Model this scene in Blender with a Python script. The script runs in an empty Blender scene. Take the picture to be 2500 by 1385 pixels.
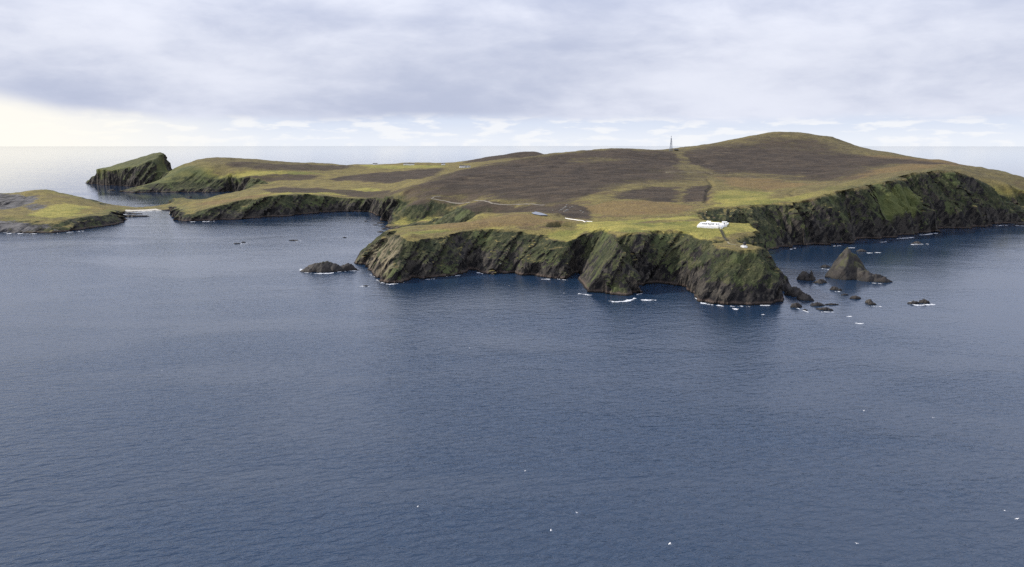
import bpy, bmesh, math, random
import numpy as np
from mathutils import Vector

# ------------------------------------------------------------------ camera, sky, sun, exposure
sc = bpy.context.scene
CAM_H = 170.0
FPX = 2000.0                       # focal length in photograph pixels (2500 wide)
PITCH = math.atan(341.5 / FPX)     # horizon lies at row 351 of 1385
cam_d = bpy.data.cameras.new('camera')
cam_d.sensor_width = 36.0
cam_d.lens = 36.0 * FPX / 2500.0
cam_d.clip_start = 1.0
cam_d.clip_end = 400000.0
cam = bpy.data.objects.new('camera', cam_d)
sc.collection.objects.link(cam)
cam.location = (0, 0, CAM_H)
cam.rotation_euler = (math.pi / 2 - PITCH, 0, 0)
sc.camera = cam

SUN_AZ = math.radians(-80)         # to the left of the view direction (+Y), beyond the island
SUN_EL = math.radians(33)
SUN_DIR = Vector((math.sin(SUN_AZ) * math.cos(SUN_EL), math.cos(SUN_AZ) * math.cos(SUN_EL), math.sin(SUN_EL)))

sc.view_settings.view_transform = 'Standard'
sc.view_settings.look = 'None'
sc.view_settings.exposure = 0.27
sc.view_settings.gamma = 1.0
sc.view_settings.use_curve_mapping = False
sc.render.engine = 'CYCLES'
sc.cycles.use_denoising = False
try:
    sc.cycles.denoiser = 'OPENIMAGEDENOISE'
except Exception:
    pass
sc.cycles.max_bounces = 5
sc.cycles.diffuse_bounces = 2
sc.cycles.glossy_bounces = 3
sc.cycles.sample_clamp_indirect = 4.0


class NT:
    """tiny helper for node trees"""
    def __init__(self, tree):
        self.t = tree; self.n = tree.nodes; self.l = tree.links

    def add(self, kind, **kw):
        n = self.n.new(kind)
        for k, v in kw.items():
            setattr(n, k, v)
        return n

    def link(self, a, b):
        self.l.new(a, b)

    def put(self, sock, v):
        if v is None:
            return
        if isinstance(v, bpy.types.NodeSocket):
            self.l.new(v, sock)
        else:
            if sock.type == 'RGBA' and len(v) == 3:
                v = (*v, 1.0)
            sock.default_value = v

    def math(self, op, a, b=None, c=None, clamp=False):
        n = self.add('ShaderNodeMath', operation=op, use_clamp=clamp)
        self.put(n.inputs[0], a); self.put(n.inputs[1], b); self.put(n.inputs[2], c)
        return n.outputs[0]

    def vmath(self, op, a, b=None, scale=None):
        n = self.add('ShaderNodeVectorMath', operation=op)
        self.put(n.inputs[0], a); self.put(n.inputs[1], b)
        if scale is not None:
            self.put(n.inputs['Scale'], scale)
        return n.outputs['Value'] if op in ('DOT_PRODUCT', 'LENGTH') else n.outputs['Vector']

    def mix(self, f, a, b, blend='MIX'):
        n = self.add('ShaderNodeMix', data_type='RGBA', blend_type=blend)
        n.clamp_factor = True
        self.put(n.inputs[0], f); self.put(n.inputs[6], a); self.put(n.inputs[7], b)
        return n.outputs[2]

    def smooth(self, x, lo, hi, a=0.0, b=1.0):
        n = self.add('ShaderNodeMapRange', interpolation_type='SMOOTHSTEP')
        self.put(n.inputs['Value'], x)
        self.put(n.inputs['From Min'], lo); self.put(n.inputs['From Max'], hi)
        self.put(n.inputs['To Min'], a); self.put(n.inputs['To Max'], b)
        return n.outputs[0]

    def sep(self, v):
        n = self.add('ShaderNodeSeparateXYZ'); self.put(n.inputs[0], v)
        return n.outputs

    def comb(self, x, y, z):
        n = self.add('ShaderNodeCombineXYZ')
        self.put(n.inputs[0], x); self.put(n.inputs[1], y); self.put(n.inputs[2], z)
        return n.outputs[0]

    def noise(self, vec, scale=1.0, detail=4.0, rough=0.5, distort=0.0):
        n = self.add('ShaderNodeTexNoise')
        self.put(n.inputs['Vector'], vec)
        n.inputs['Scale'].default_value = scale
        n.inputs['Detail'].default_value = detail
        n.inputs['Roughness'].default_value = rough
        n.inputs['Distortion'].default_value = distort
        return n.outputs['Fac']

    def attr(self, name):
        return self.add('ShaderNodeAttribute', attribute_name=name).outputs['Fac']


# world: a physical sky behind a broken deck of stratus cloud
world = bpy.data.worlds.new('World')
sc.world = world
world.use_nodes = True
world.node_tree.nodes.clear()
w = NT(world.node_tree)
sky = w.add('ShaderNodeTexSky', sky_type='NISHITA')
sky.sun_disc = False
sky.sun_elevation = SUN_EL
sky.sun_rotation = SUN_AZ
sky.air_density = 1.0
sky.dust_density = 2.0
gen = w.add('ShaderNodeTexCoord').outputs['Generated']
dirv = w.vmath('NORMALIZE', gen)
dx, dy, dz = w.sep(dirv)
el = w.math('MAXIMUM', dz, 0.0)
# cloud coordinates: flattened as a deck seen from below
cv = w.comb(dx, dy, w.math('MULTIPLY', el, 2.6))
n_big = w.noise(w.vmath('ADD', cv, (3.1, 0.4, 1.9)), 2.6, 3.0, 0.5, 0.2)
n_mid = w.noise(w.vmath('ADD', cv, (7.7, 2.0, 5.0)), 6.0, 6.0, 0.55, 0.25)
n_small = w.noise(w.comb(dx, dy, w.math('MULTIPLY', el, 5.0)), 24.0, 4.0, 0.55, 0.0)
n_fine = w.noise(w.comb(dx, dy, w.math('MULTIPLY', el, 3.4)), 17.0, 7.0, 0.6, 0.3)
shade = w.math('ADD', w.math('MULTIPLY', n_big, 0.50), w.math('ADD', w.math('MULTIPLY', n_mid, 0.36), w.math('MULTIPLY', n_fine, 0.14)))
shade = w.smooth(shade, 0.40, 0.66)
cloud = w.mix(shade, (0.42, 0.46, 0.59), (0.665, 0.69, 0.78))
cloud = w.vmath('SCALE', cloud, None, w.smooth(el, 0.06, 0.40, 1.0, 1.5))      # overcast is brighter overhead
# light through the deck on the sun's side
glow = w.math('MAXIMUM', w.vmath('DOT_PRODUCT', dirv, tuple(SUN_DIR)), 0.0)
glow1 = w.math('POWER', glow, 6.0)
cloud = w.mix(w.math('MULTIPLY', glow1, w.math('ADD', w.math('MULTIPLY', shade, 0.8), 0.05)), cloud, (0.98, 0.94, 0.84))
# clear band under the deck's far edge, with small far cumulus in it
edge = w.math('ADD', el, w.math('MULTIPLY', w.math('SUBTRACT', n_mid, 0.5), 0.028))
deck = w.smooth(edge, w.smooth(dx, -0.44, -0.60, 0.022, 0.045), w.smooth(dx, -0.44, -0.60, 0.036, 0.085))
band_sky = w.mix(w.smooth(el, 0.0, 0.03), (0.70, 0.735, 0.80), (0.58, 0.64, 0.76))
cum = w.smooth(n_small, 0.47, 0.62)
band = w.mix(w.math('MULTIPLY', cum, 0.8), band_sky, (0.78, 0.79, 0.81))
warm = w.smooth(dx, -0.22, -0.54)
band = w.mix(w.math('MULTIPLY', warm, 0.92), band, (0.86, 0.83, 0.75))
cl = w.mix(deck, band, cloud)
cl10 = w.vmath('SCALE', cl, None, 10.0)
cover = w.smooth(n_mid, 0.02, 0.30, 0.85, 1.0)
col = w.mix(cover, sky.outputs[0], cl10)
bg = w.add('ShaderNodeBackground')
w.link(col, bg.inputs['Color'])
bg.inputs['Strength'].default_value = 0.1
wo = w.add('ShaderNodeOutputWorld')
w.link(bg.outputs[0], wo.inputs['Surface'])

sun_d = bpy.data.lights.new('sun', 'SUN')
sun_d.energy = 4.0
sun_d.angle = math.radians(4)
sun_d.color = (1.0, 0.94, 0.84)
sun = bpy.data.objects.new('sun', sun_d)
sc.collection.objects.link(sun)
sun.rotation_euler = SUN_DIR.to_track_quat('Z', 'Y').to_euler()
sun.location = (-600, 600, 900)

# ------------------------------------------------------------------ helpers
C = sc.collection
CP, SP = math.cos(PITCH), math.sin(PITCH)


def ray(px, py):
    u = (px - 1250.0) / FPX
    v = (692.5 - py) / FPX
    return u, CP + v * SP, -SP + v * CP


def at_h(px, py, h=0.0):
    rx, ry, rz = ray(px, py)
    t = (h - CAM_H) / rz
    return rx * t, ry * t, h


def at_d(px, py, d):
    rx, ry, rz = ray(px, py)
    t = d / ry
    return rx * t, d, CAM_H + rz * t


def obj(name, me, mat=None, parent=None, loc=(0, 0, 0), rz=0.0):
    o = bpy.data.objects.new(name, me)
    C.objects.link(o)
    o.location = loc
    o.rotation_euler = (0, 0, rz)
    if mat is not None and me is not None:
        me.materials.append(mat)
    if parent is not None:
        o.parent = parent
    return o


def tag(o, label=None, cat=None, group=None, kind=None):
    if label: o['label'] = label
    if cat: o['category'] = cat
    if group: o['group'] = group
    if kind: o['kind'] = kind
    return o


def mesh(name, verts, faces, smooth=False):
    me = bpy.data.meshes.new(name)
    me.from_pydata(verts, [], faces)
    if smooth:
        me.polygons.foreach_set('use_smooth', [True] * len(me.polygons))
    me.update()
    return me


def grid_mesh(name, co, quads, smooth=True):
    me = bpy.data.meshes.new(name)
    me.vertices.add(len(co)); me.vertices.foreach_set('co', np.ascontiguousarray(co, np.float32).ravel())
    nq = len(quads)
    me.loops.add(nq * 4); me.loops.foreach_set('vertex_index', quads.astype(np.int32).ravel())
    me.polygons.add(nq)
    me.polygons.foreach_set('loop_start', np.arange(0, nq * 4, 4, dtype=np.int32))
    if smooth:
        me.polygons.foreach_set('use_smooth', np.ones(nq, bool))
    me.update(); me.validate()
    return me


class Boxes:
    """collect boxes and bars into one mesh"""
    def __init__(self):
        self.v = []; self.f = []

    def box(self, x0, x1, y0, y1, z0, z1):
        b = len(self.v)
        self.v += [(x0, y0, z0), (x1, y0, z0), (x1, y1, z0), (x0, y1, z0), (x0, y0, z1), (x1, y0, z1), (x1, y1, z1), (x0, y1, z1)]
        self.f += [tuple(b + i for i in q) for q in ((0, 3, 2, 1), (4, 5, 6, 7), (0, 1, 5, 4), (1, 2, 6, 5), (2, 3, 7, 6), (3, 0, 4, 7))]
        return self

    def bar(self, a, c, r):
        a = Vector(a); c = Vector(c); d = (c - a).normalized()
        s = d.cross(Vector((0, 0, 1)))
        if s.length < 1e-3: s = Vector((1, 0, 0))
        s.normalize(); t = d.cross(s)
        b = len(self.v)
        for p in (a, c):
            for i, j in ((-1, -1), (1, -1), (1, 1), (-1, 1)):
                self.v.append(tuple(p + s * i * r + t * j * r))
        self.f += [tuple(b + i for i in q) for q in ((0, 3, 2, 1), (4, 5, 6, 7), (0, 1, 5, 4), (1, 2, 6, 5), (2, 3, 7, 6), (3, 0, 4, 7))]
        return self

    def lathe(self, prof, n=16, c=(0, 0, 0)):
        b = len(self.v)
        for r, z in prof:
            for i in range(n):
                a = 2 * math.pi * i / n
                self.v.append((c[0] + r * math.cos(a), c[1] + r * math.sin(a), c[2] + z))
        for k in range(len(prof) - 1):
            for i in range(n):
                j = (i + 1) % n
                self.f.append((b + k * n + i, b + k * n + j, b + (k + 1) * n + j, b + (k + 1) * n + i))
        self.f.append(tuple(b + (len(prof) - 1) * n + i for i in range(n)))
        self.f.append(tuple(b + i for i in reversed(range(n))))
        return self

    def build(self, name, mat, parent=None, loc=(0, 0, 0), rz=0.0, smooth=False):
        return obj(name, mesh(name, self.v, self.f, smooth), mat, parent, loc, rz)


def empty(name, loc, rz=0.0):
    o = bpy.data.objects.new(name, None)
    C.objects.link(o); o.location = loc; o.rotation_euler = (0, 0, rz)
    o.empty_display_size = 2.0
    return o


# ---- numpy noise
_rs = np.random.RandomState(11)
_PERM = _rs.permutation(4096).astype(np.int32)
_ANG = _rs.rand(4096) * 2 * np.pi
_GX = np.cos(_ANG).astype(np.float32); _GY = np.sin(_ANG).astype(np.float32)


def gnoise(x, y):
    x = np.asarray(x, np.float32); y = np.asarray(y, np.float32)
    xi = np.floor(x).astype(np.int32); yi = np.floor(y).astype(np.int32)
    xf = x - xi; yf = y - yi
    u = xf * xf * xf * (xf * (xf * 6 - 15) + 10); v = yf * yf * yf * (yf * (yf * 6 - 15) + 10)

    def g(ix, iy, fx, fy):
        h = _PERM[(_PERM[ix & 4095] + iy) & 4095]
        return _GX[h] * fx + _GY[h] * fy
    a = g(xi, yi, xf, yf); b = g(xi + 1, yi, xf - 1, yf)
    c = g(xi, yi + 1, xf, yf - 1); d = g(xi + 1, yi + 1, xf - 1, yf - 1)
    return (a + u * (b - a)) * (1 - v) + (c + u * (d - c)) * v * 1.0


def fbm(x, y, octv=4, rough=0.5):
    s = 0; a = 1.0
    for i in range(octv):
        s = s + a * gnoise(x * 2 ** i + 17.3 * i, y * 2 ** i - 9.1 * i)
        a *= rough
    return s


def ridged(x, y, octv=3):
    s = 0; a = 1.0
    for i in range(octv):
        s = s + a * (1 - 2.2 * np.abs(gnoise(x * 2 ** i + 31.7 * i, y * 2 ** i + 5.9 * i)))
        a *= 0.5
    return s / 1.75


def beds(u, v, lam, seed):
    """dipping slabs: each comes forward slowly and breaks off sharply"""
    q = u / lam + 0.9 * gnoise(u / (lam * 2.3) + seed, v / (lam * 5) + seed) + seed
    k = np.floor(q); f = q - k
    a = 0.35 + 0.65 * ((np.sin(k * 12.9898 + seed) * 43758.5453) % 1.0)
    cut = np.clip((1 - f) / 0.10, 0, 1)
    return a * f ** 1.1 * cut


# ------------------------------------------------------------------ the island's shape
def P(px, py, h=0.0): return at_h(px, py, h)
def W(x, y, h=0.0): return (x, y, h)


# waterline all round the land (seen parts from where the sea meets the rock, the far side by eye)
COAST = [
    P(-150, 572), P(-60, 573), P(0, 568), P(60, 570), P(130, 569), P(200, 562), P(262, 551), P(298, 543), P(302, 530),
    P(298, 519), P(330, 517), P(380, 514.5), P(424, 514), P(427, 525), P(428, 538), P(450, 541), P(500, 540), P(560, 538),
    P(620, 533), P(700, 528), P(770, 521), P(830, 517), P(880, 517), P(912, 521), P(932, 530), P(942, 542), P(945, 557),
    W(-200, 1600), W(-130, 1560), W(-92, 1480), W(-118, 1380), W(-185, 1290), W(-226, 1225),
    P(875, 638), P(893, 660), P(932, 689), P(962, 693), P(988, 690), P(1005, 680), P(1020, 681), P(1050, 682), P(1080, 677),
    P(1138, 670), P(1150, 660), P(1168, 661), P(1182, 668), P(1240, 669), P(1262, 666), P(1300, 676), P(1350, 681), P(1392, 683), P(1403, 668), P(1422, 666),
    P(1432, 684), P(1450, 696), P(1500, 702), P(1545, 700), P(1568, 697), P(1600, 692), P(1650, 699), P(1685, 703), P(1690, 716),
    P(1712, 738), P(1740, 741), P(1760, 745), P(1820, 746), P(1885, 744), P(1916, 738), P(1903, 716), P(1922, 699),
    W(340, 1030), W(347, 1075), W(318, 1112), W(280, 1130), W(285, 1165), W(340, 1205), W(395, 1280),
    P(1884, 606), P(1912, 603), P(1930, 606), P(1948, 600), P(2000, 598), P(2040, 599), P(2060, 595), P(2110, 589), P(2160, 583), P(2185, 578), P(2235, 570),
    P(2290, 563), P(2350, 558), P(2420, 551), P(2480, 546), P(2560, 543),
    W(1300, 1810), W(1420, 2000), W(1560, 2300), W(1700, 2700), W(1750, 3200), W(1700, 3800), W(1500, 4400), W(1000, 4680),
    W(450, 4980), W(240, 4980), W(-100, 5050), W(-500, 5300), W(-1000, 5300), W(-1150, 4900), W(-930, 4620), W(-1010, 4000), W(-1300, 3700),
    W(-1365, 3510), W(-1400, 3480), W(-1425, 3520), W(-1500, 3610), W(-1600, 3650), W(-1770, 3640), P(205, 447), P(235, 450.5),
    P(270, 453), P(310, 455), P(350, 457), W(-1410, 3270), W(-1385, 3240), W(-1335, 3120), W(-1360, 3030), W(-1405, 2970), P(290, 466.5),
    P(305, 470), P(330, 471.5), P(380, 470), P(430, 470.5), P(475, 470), P(520, 470), P(568, 467),
    W(-900, 2820), W(-890, 2650), W(-905, 2450), W(-905, 2350), P(452, 486), W(-968, 2420), P(405, 499), P(412, 503), P(400, 504),
    P(350, 507), P(312, 506), W(-985, 2195), W(-1080, 2240), W(-1200, 2330), W(-1350, 2400), W(-1500, 2420), W(-1700, 2400),
    W(-1700, 2150), P(-20, 511), P(12, 513), P(-20, 517), W(-1600, 1950), W(-1700, 1700),
]
# brink of the cliffs, same order
BRINK = [
    P(-150, 545, 18), P(-60, 541, 18), P(0, 540, 18), P(60, 538, 20), P(130, 537, 20), P(200, 530, 22), P(258, 524, 20), P(286, 520, 12),
    P(285, 512, 6), P(300, 511, 4), P(330, 509.5, 3), P(380, 508.5, 3), P(418, 508, 4), P(438, 512, 14), P(441, 517, 18), P(470, 519, 17),
    P(510, 507, 28), P(545, 499, 33), P(585, 491, 38.5), P(620, 484, 44), P(680, 478, 47), P(740, 475, 46), P(780, 478, 41), P(830, 482, 34),
    P(890, 485, 32), P(938, 488, 36), P(962, 503, 33), P(972, 516, 26), P(960, 544, 8), P(985, 547, 7), P(1010, 545, 8), P(1050, 540, 12), P(1090, 537, 15),
    W(-60, 1540, 25), W(-50, 1450, 30), W(-80, 1360, 38), W(-140, 1280, 43), W(-178, 1215, 44),
    P(957, 561, 45), P(966, 573, 45), P(985, 588, 46), P(1012, 588, 45), P(1050, 582, 46), P(1100, 572, 48), P(1150, 564, 50), P(1180, 561, 50),
    P(1210, 561, 50), P(1270, 563, 51), P(1310, 569, 48), P(1345, 573, 46), P(1352, 586, 44), P(1385, 592, 42), P(1412, 580, 46), P(1440, 565, 52),
    P(1475, 556, 57), P(1488, 561, 58), P(1500, 572, 57), P(1520, 577, 57), P(1545, 573, 59), P(1580, 566, 60), P(1600, 563, 61),
    P(1640, 563, 60), P(1680, 568, 58), P(1710, 580, 55), P(1735, 587, 54), P(1766, 588, 54), P(1767, 594, 53), P(1742, 598, 52.5), P(1752, 606, 53),
    P(1800, 611, 53), P(1850, 611, 53), P(1858, 604, 53), P(1830, 599, 53), P(1795, 595, 53.5), P(1784, 590, 54), P(1800, 583, 55), P(1835, 573, 57),
    P(1850, 562, 59), P(1838, 549, 62), P(1800, 543, 62), P(1740, 541, 62), P(1722, 538, 62), P(1700, 529, 62), P(1692, 519, 63), P(1715, 511, 65),
    P(1760, 505, 66), P(1820, 503, 66), P(1870, 499, 66), P(1940, 493, 70), P(2000, 480, 78), P(2060, 467, 86), P(2110, 455, 92), P(2160, 443, 98),
    P(2210, 431, 104), P(2260, 420, 112), P(2293, 416, 114), P(2330, 420, 110), P(2360, 430, 100), P(2400, 447, 84), P(2440, 472, 58), P(2470, 492, 40), P(2560, 500, 30),
    W(1330, 1920, 40), W(1480, 2300, 60), W(1600, 2700, 80), W(1650, 3200, 90), W(1600, 3750, 80), W(1400, 4300, 70), W(900, 4550, 60),
    W(350, 4800, 60), W(200, 4840, 92), W(-80, 4900, 100), W(-300, 5000, 55), W(-550, 5200, 45), W(-950, 5200, 40), W(-1050, 4900, 40), W(-860, 4600, 45),
    W(-930, 4000, 60), W(-1230, 3650, 80), W(-1340, 3440, 60), W(-1392, 3415, 57), W(-1428, 3425, 112), W(-1462, 3460, 134), W(-1530, 3540, 129), W(-1593, 3570, 114),
    W(-1700, 3580, 84), W(-1745, 3560, 68), W(-1760, 3480, 60), W(-1720, 3440, 62), W(-1640, 3400, 61), W(-1560, 3370, 73), W(-1500, 3345, 88), W(-1428, 3345, 103),
    W(-1385, 3340, 58), W(-1310, 3160, 55), W(-1300, 3050, 38), W(-1365, 2985, 14), P(315, 460, 12.5), P(350, 452, 24), P(400, 445, 34),
    P(430, 447, 31), P(470, 441, 39), P(520, 438, 43), P(568, 440, 41), W(-850, 2880, 38), W(-835, 2800, 30), W(-840, 2640, 27), W(-850, 2450, 24),
    P(505, 487, 20), P(470, 489, 15), W(-935, 2345, 18), W(-952, 2325, 18), P(418, 500, 6), P(400, 506, 3), P(350, 508.3, 3), P(312, 507, 4),
    W(-1010, 2130, 6), W(-1075, 2150, 12), W(-1155, 2200, 27), W(-1226, 2250, 37), W(-1345, 2300, 41), W(-1437, 2320, 32), W(-1650, 2320, 25),
    W(-1600, 2200, 22), W(-1330, 2160, 22), W(-1255, 2105, 22), W(-1300, 2050, 4), W(-1400, 1960, 8), W(-1550, 1800, 12), W(-1600, 1680, 15),
]
# inland heights: (pixel column, pixel row, distance) of points seen on the ground
INLAND = [at_d(*a) for a in [
    (1010, 572, 1085), (1100, 558, 1160), (1200, 548, 1185), (1300, 545, 1190), (1370, 556, 1150), (1440, 550, 1150), (1370, 541, 1215), (1330, 552, 1165),
    (1250, 530, 1260), (1320, 523, 1290), (1380, 533, 1245), (1445, 542, 1200), (1540, 548, 1140), (1600, 548, 1120), (1640, 545, 1120), (1740, 555, 1065), (1800, 560, 1050),
    (1690, 535, 1180), (1550, 535, 1230), (1650, 525, 1260), (1450, 520, 1340), (1550, 510, 1360), (1650, 507, 1380), (1420, 498, 1480), (1500, 489, 1490), (1600, 490, 1490), (1690, 498, 1450),
    (1550, 478, 1600), (1450, 470, 1650), (1350, 475, 1660), (1250, 480, 1660), (1300, 500, 1540), (1200, 497, 1600), (1150, 492, 1680), (1050, 485, 1760), (1180, 520, 1420), (1100, 515, 1560), (1040, 520, 1640), (1000, 500, 1740),
    (1550, 440, 1900), (1450, 430, 2000), (1350, 430, 2000), (1250, 440, 1920), (1150, 450, 1900), (1550, 400, 2300), (1450, 395, 2350), (1350, 400, 2300), (1260, 410, 2250),
    (1540, 366, 2720), (1500, 363, 2700), (1440, 368.5, 2650), (1380, 373, 2600), (1320, 379, 2560), (1260, 390, 2450), (1200, 402, 2350), (1150, 413, 2250), (1100, 425, 2120), (1050, 440, 2000), (1000, 458, 1890), (955, 475, 1800),
    (1590, 367, 2800), (1640, 367, 2900), (1690, 366, 2950), (1640, 400, 2450), (1740, 356, 3100), (1700, 440, 1950), (1700, 400, 2500), (1800, 440, 1950), (1800, 400, 2480), (1800, 370, 2900),
    (1700, 470, 1650), (1800, 470, 1660), (1900, 470, 1700), (1900, 440, 1930), (1900, 410, 2280), (1900, 380, 2760), (1900, 355, 3080), (1850, 335, 3250), (1800, 345, 3180),
    (1875, 325, 3330), (1910, 322.5, 3350), (1950, 324.5, 3370), (2000, 332, 3360), (2030, 335.5, 3350), (2060, 346, 3300), (2085, 357, 3260), (2110, 364, 3220), (2200, 379, 2950), (2300, 391, 2650), (2400, 411, 2330), (2500, 433, 2080),
    (2000, 365, 2950), (2000, 400, 2450), (2000, 440, 1950), (2100, 385, 2750), (2100, 415, 2250), (2100, 440, 1800), (2200, 400, 2400), (2200, 418, 1980), (2300, 405, 2100), (2400, 430, 1950), (2450, 450, 1900), (2500, 470, 1880),
    # low country to the south and east
    (1100, 414, 3400), (1135, 409, 3700), (1040, 425, 3000), (1000, 440, 2600), (950, 455, 2350), (900, 470, 2250), (850, 475, 2200), (800, 460, 2500), (700, 462, 2350), (620, 470, 2200), (560, 472, 2330), (540, 485, 2050), (650, 470, 2100),
    (700, 435, 2900), (800, 438, 2850), (900, 440, 2700), (900, 425, 3100), (1000, 415, 3300), (800, 420, 3150), (700, 415, 3050), (620, 450, 2700), (600, 432, 2920),
    (650, 405, 3150), (515, 385.5, 3320), (480, 391, 3310), (570, 388, 3350), (620, 391, 3400), (680, 397, 3500), (780, 399, 3700), (870, 402, 4200), (450, 403, 3200), (430, 411, 3180), (600, 410, 3050), (520, 405, 3080),
    (450, 417, 3030), (450, 430, 2995), (500, 418, 3020), (500, 431, 2990), (410, 424, 3060), (560, 425, 3000),
    (900, 405, 4300), (950, 403, 4500), (1000, 397.5, 4750), (1040, 398, 4750), (1090, 402, 4700), (1140, 399, 4600), (1000, 405, 4300), (1080, 408, 4100), (950, 412, 3800), (880, 410, 3900),
    (1170, 395, 4600), (1210, 384, 4650), (1245, 375, 4700), (1280, 371, 4720), (1305, 370.5, 4730), (1322, 376, 4750), (1200, 397, 4300), (1260, 395, 4350),
    # far-left islet
    (100, 500, 1900), (200, 510, 1800), (50, 520, 1740), (150, 520, 1740), (80, 480, 2090), (160, 480, 2080), (230, 505, 1930), (0, 480, 2240), (100, 465, 2260), (20, 528, 1660), (60, 490, 2130),
    # left stub beyond the beach, slope of the far stack
    (420, 481, 2325), (450, 495, 2080), (470, 500, 1980), (520, 495, 2010), (345, 395, 3420), (380, 383, 3410), (320, 402, 3430),
]] + [(-1428, 3390, 108), (-1480, 3400, 108), (-1600, 3470, 85), (-1700, 3510, 72),
      (1100, 3900, 110), (700, 3700, 90), (300, 3400, 95), (0, 3000, 78), (-150, 2600, 60), (-50, 3600, 62), (1500, 3500, 110), (1400, 2700, 100), (400, 4300, 70), (100, 4200, 60), (-400, 4600, 50)]


def densify(poly, step):
    out = []
    n = len(poly)
    for i in range(n):
        a = np.array(poly[i]); b = np.array(poly[(i + 1) % n])
        k = max(1, int(np.hypot(*(b - a)[:2]) / step))
        for j in range(k):
            out.append(a + (b - a) * j / k)
    return np.array(out)


coast = np.array(COAST)[:, :2].astype(np.float64)
brink = np.array(BRINK).astype(np.float64)
ctrl = np.vstack([densify(BRINK, 90.0), np.array(INLAND)])
keep = []
for i in range(len(ctrl)):
    if all(np.hypot(*(ctrl[i, :2] - ctrl[j, :2])) > 6.0 for j in keep):
        keep.append(i)
ctrl = ctrl[keep]
RB = 9.0
_d = np.sqrt((ctrl[:, None, 0] - ctrl[None, :, 0]) ** 2 + (ctrl[:, None, 1] - ctrl[None, :, 1]) ** 2 + RB ** 2)
_n = len(ctrl)
_A = np.zeros((_n + 3, _n + 3)); _A[:_n, :_n] = _d + np.eye(_n) * -1.5
_A[:_n, _n] = 1; _A[:_n, _n + 1:] = ctrl[:, :2] / 1000
_A[_n:, :_n] = _A[:_n, _n:].T
_sol = np.linalg.solve(_A, np.concatenate([ctrl[:, 2], np.zeros(3)]))


def inland_height(x, y):
    h = np.full(x.shape, _sol[_n], np.float32)
    h += _sol[_n + 1] * x / 1000 + _sol[_n + 2] * y / 1000
    for k in range(_n):
        h += np.float32(_sol[k]) * np.sqrt((x - np.float32(ctrl[k, 0])) ** 2 + (y - np.float32(ctrl[k, 1])) ** 2 + RB ** 2)
    return h


def poly_dist(x, y, poly):
    """unsigned distance to a closed polygon and inside flag"""
    best = np.full(x.shape, 1e12, np.float32)
    ins = np.zeros(x.shape, bool)
    n = len(poly)
    for i in range(n):
        ax, ay = np.float32(poly[i][0]), np.float32(poly[i][1])
        bx, by = np.float32(poly[(i + 1) % n][0]), np.float32(poly[(i + 1) % n][1])
        ex, ey = bx - ax, by - ay
        L = ex * ex + ey * ey + 1e-9
        px, py = x - ax, y - ay
        t = np.clip((px * ex + py * ey) / L, 0, 1)
        qx = px - t * ex; qy = py - t * ey
        np.minimum(best, qx * qx + qy * qy, out=best)
        if ay != by:
            c = ((ay > y) != (by > y)) & (x < (bx - ax) * (y - ay) / (by - ay) + ax)
            ins ^= c
    return np.sqrt(best), ins


def axis(parts):
    out = []
    for a, b, s in parts:
        n = max(1, int(round((b - a) / s)))
        out += list(np.linspace(a, b, n, endpoint=False))
    out.append(parts[-1][1])
    return np.array(out, np.float32)


XS = axis([(-1900, -1300, 5), (-1300, -260, 4), (-260, 430, 2.0), (430, 1100, 3.2), (1100, 1760, 6)])
YS = axis([(850, 1160, 1.6), (1160, 1420, 2.4), (1420, 1760, 3.0), (1760, 2450, 4.0), (2450, 3660, 6.0), (3660, 5320, 12)])
GX, GY = np.meshgrid(XS, YS)          # rows = y
NY, NX = GX.shape

# coarse pass: which grid points need the full evaluation
cx, cy = np.meshgrid(np.arange(-1920, 1800, 20, dtype=np.float32), np.arange(820, 5360, 20, dtype=np.float32))
cd, ci = poly_dist(cx, cy, coast)
need_c = ci | (cd < 50)
ixg = np.clip(((GX + 1920) / 20).round().astype(int), 0, cx.shape[1] - 1)
iyg = np.clip(((GY - 820) / 20).round().astype(int), 0, cx.shape[0] - 1)
need = need_c[iyg, ixg]
X = GX[need]; Y = GY[need]
far = np.clip((Y - 900) / 2500, 0, 1)
# wander the outlines so that the cliffs do not follow straight lines
east = np.clip((X - 380) / 120, 0, 1) * np.clip((Y - 1150) / 100, 0, 1)      # the high cliffs beyond the headland
amp1 = 7 + 6 * far + 8 * east
sc1 = 24 * east * gnoise(X / 95 + 4, Y / 95); sc2 = 24 * east * gnoise(X / 95 + 71, Y / 95 + 13)
wx = X + sc1 + amp1 * fbm(X / 55, Y / 55, 3) + 3.4 * fbm(X / 13 + 40, Y / 13, 3, 0.6)
wy = Y + sc2 + amp1 * fbm(X / 55 + 90, Y / 55 + 33, 3) + 3.4 * fbm(X / 13 - 60, Y / 13 + 21, 3, 0.6)
d_c, in_c = poly_dist(wx, wy, coast)
d_b, in_b = poly_dist(wx, wy, brink[:, :2])
PL = inland_height(X, Y)
PL = np.maximum(PL, 1.5)
top_n = 2.2 * fbm(X / 90, Y / 90, 4) * np.clip(PL / 30, 0.15, 1.6) + 0.7 * fbm(X / 14, Y / 14, 3, 0.6) + np.clip((PL - 50) / 40, 0, 1) * (3.5 * (ridged(X / 150, Y / 240, 3) - 0.3) + 1.2 * fbm(X / 32, Y / 45, 3, 0.6))
t = d_c / (d_c + d_b + 1e-3)
t = np.where(in_b, 1.0, t)
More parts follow.
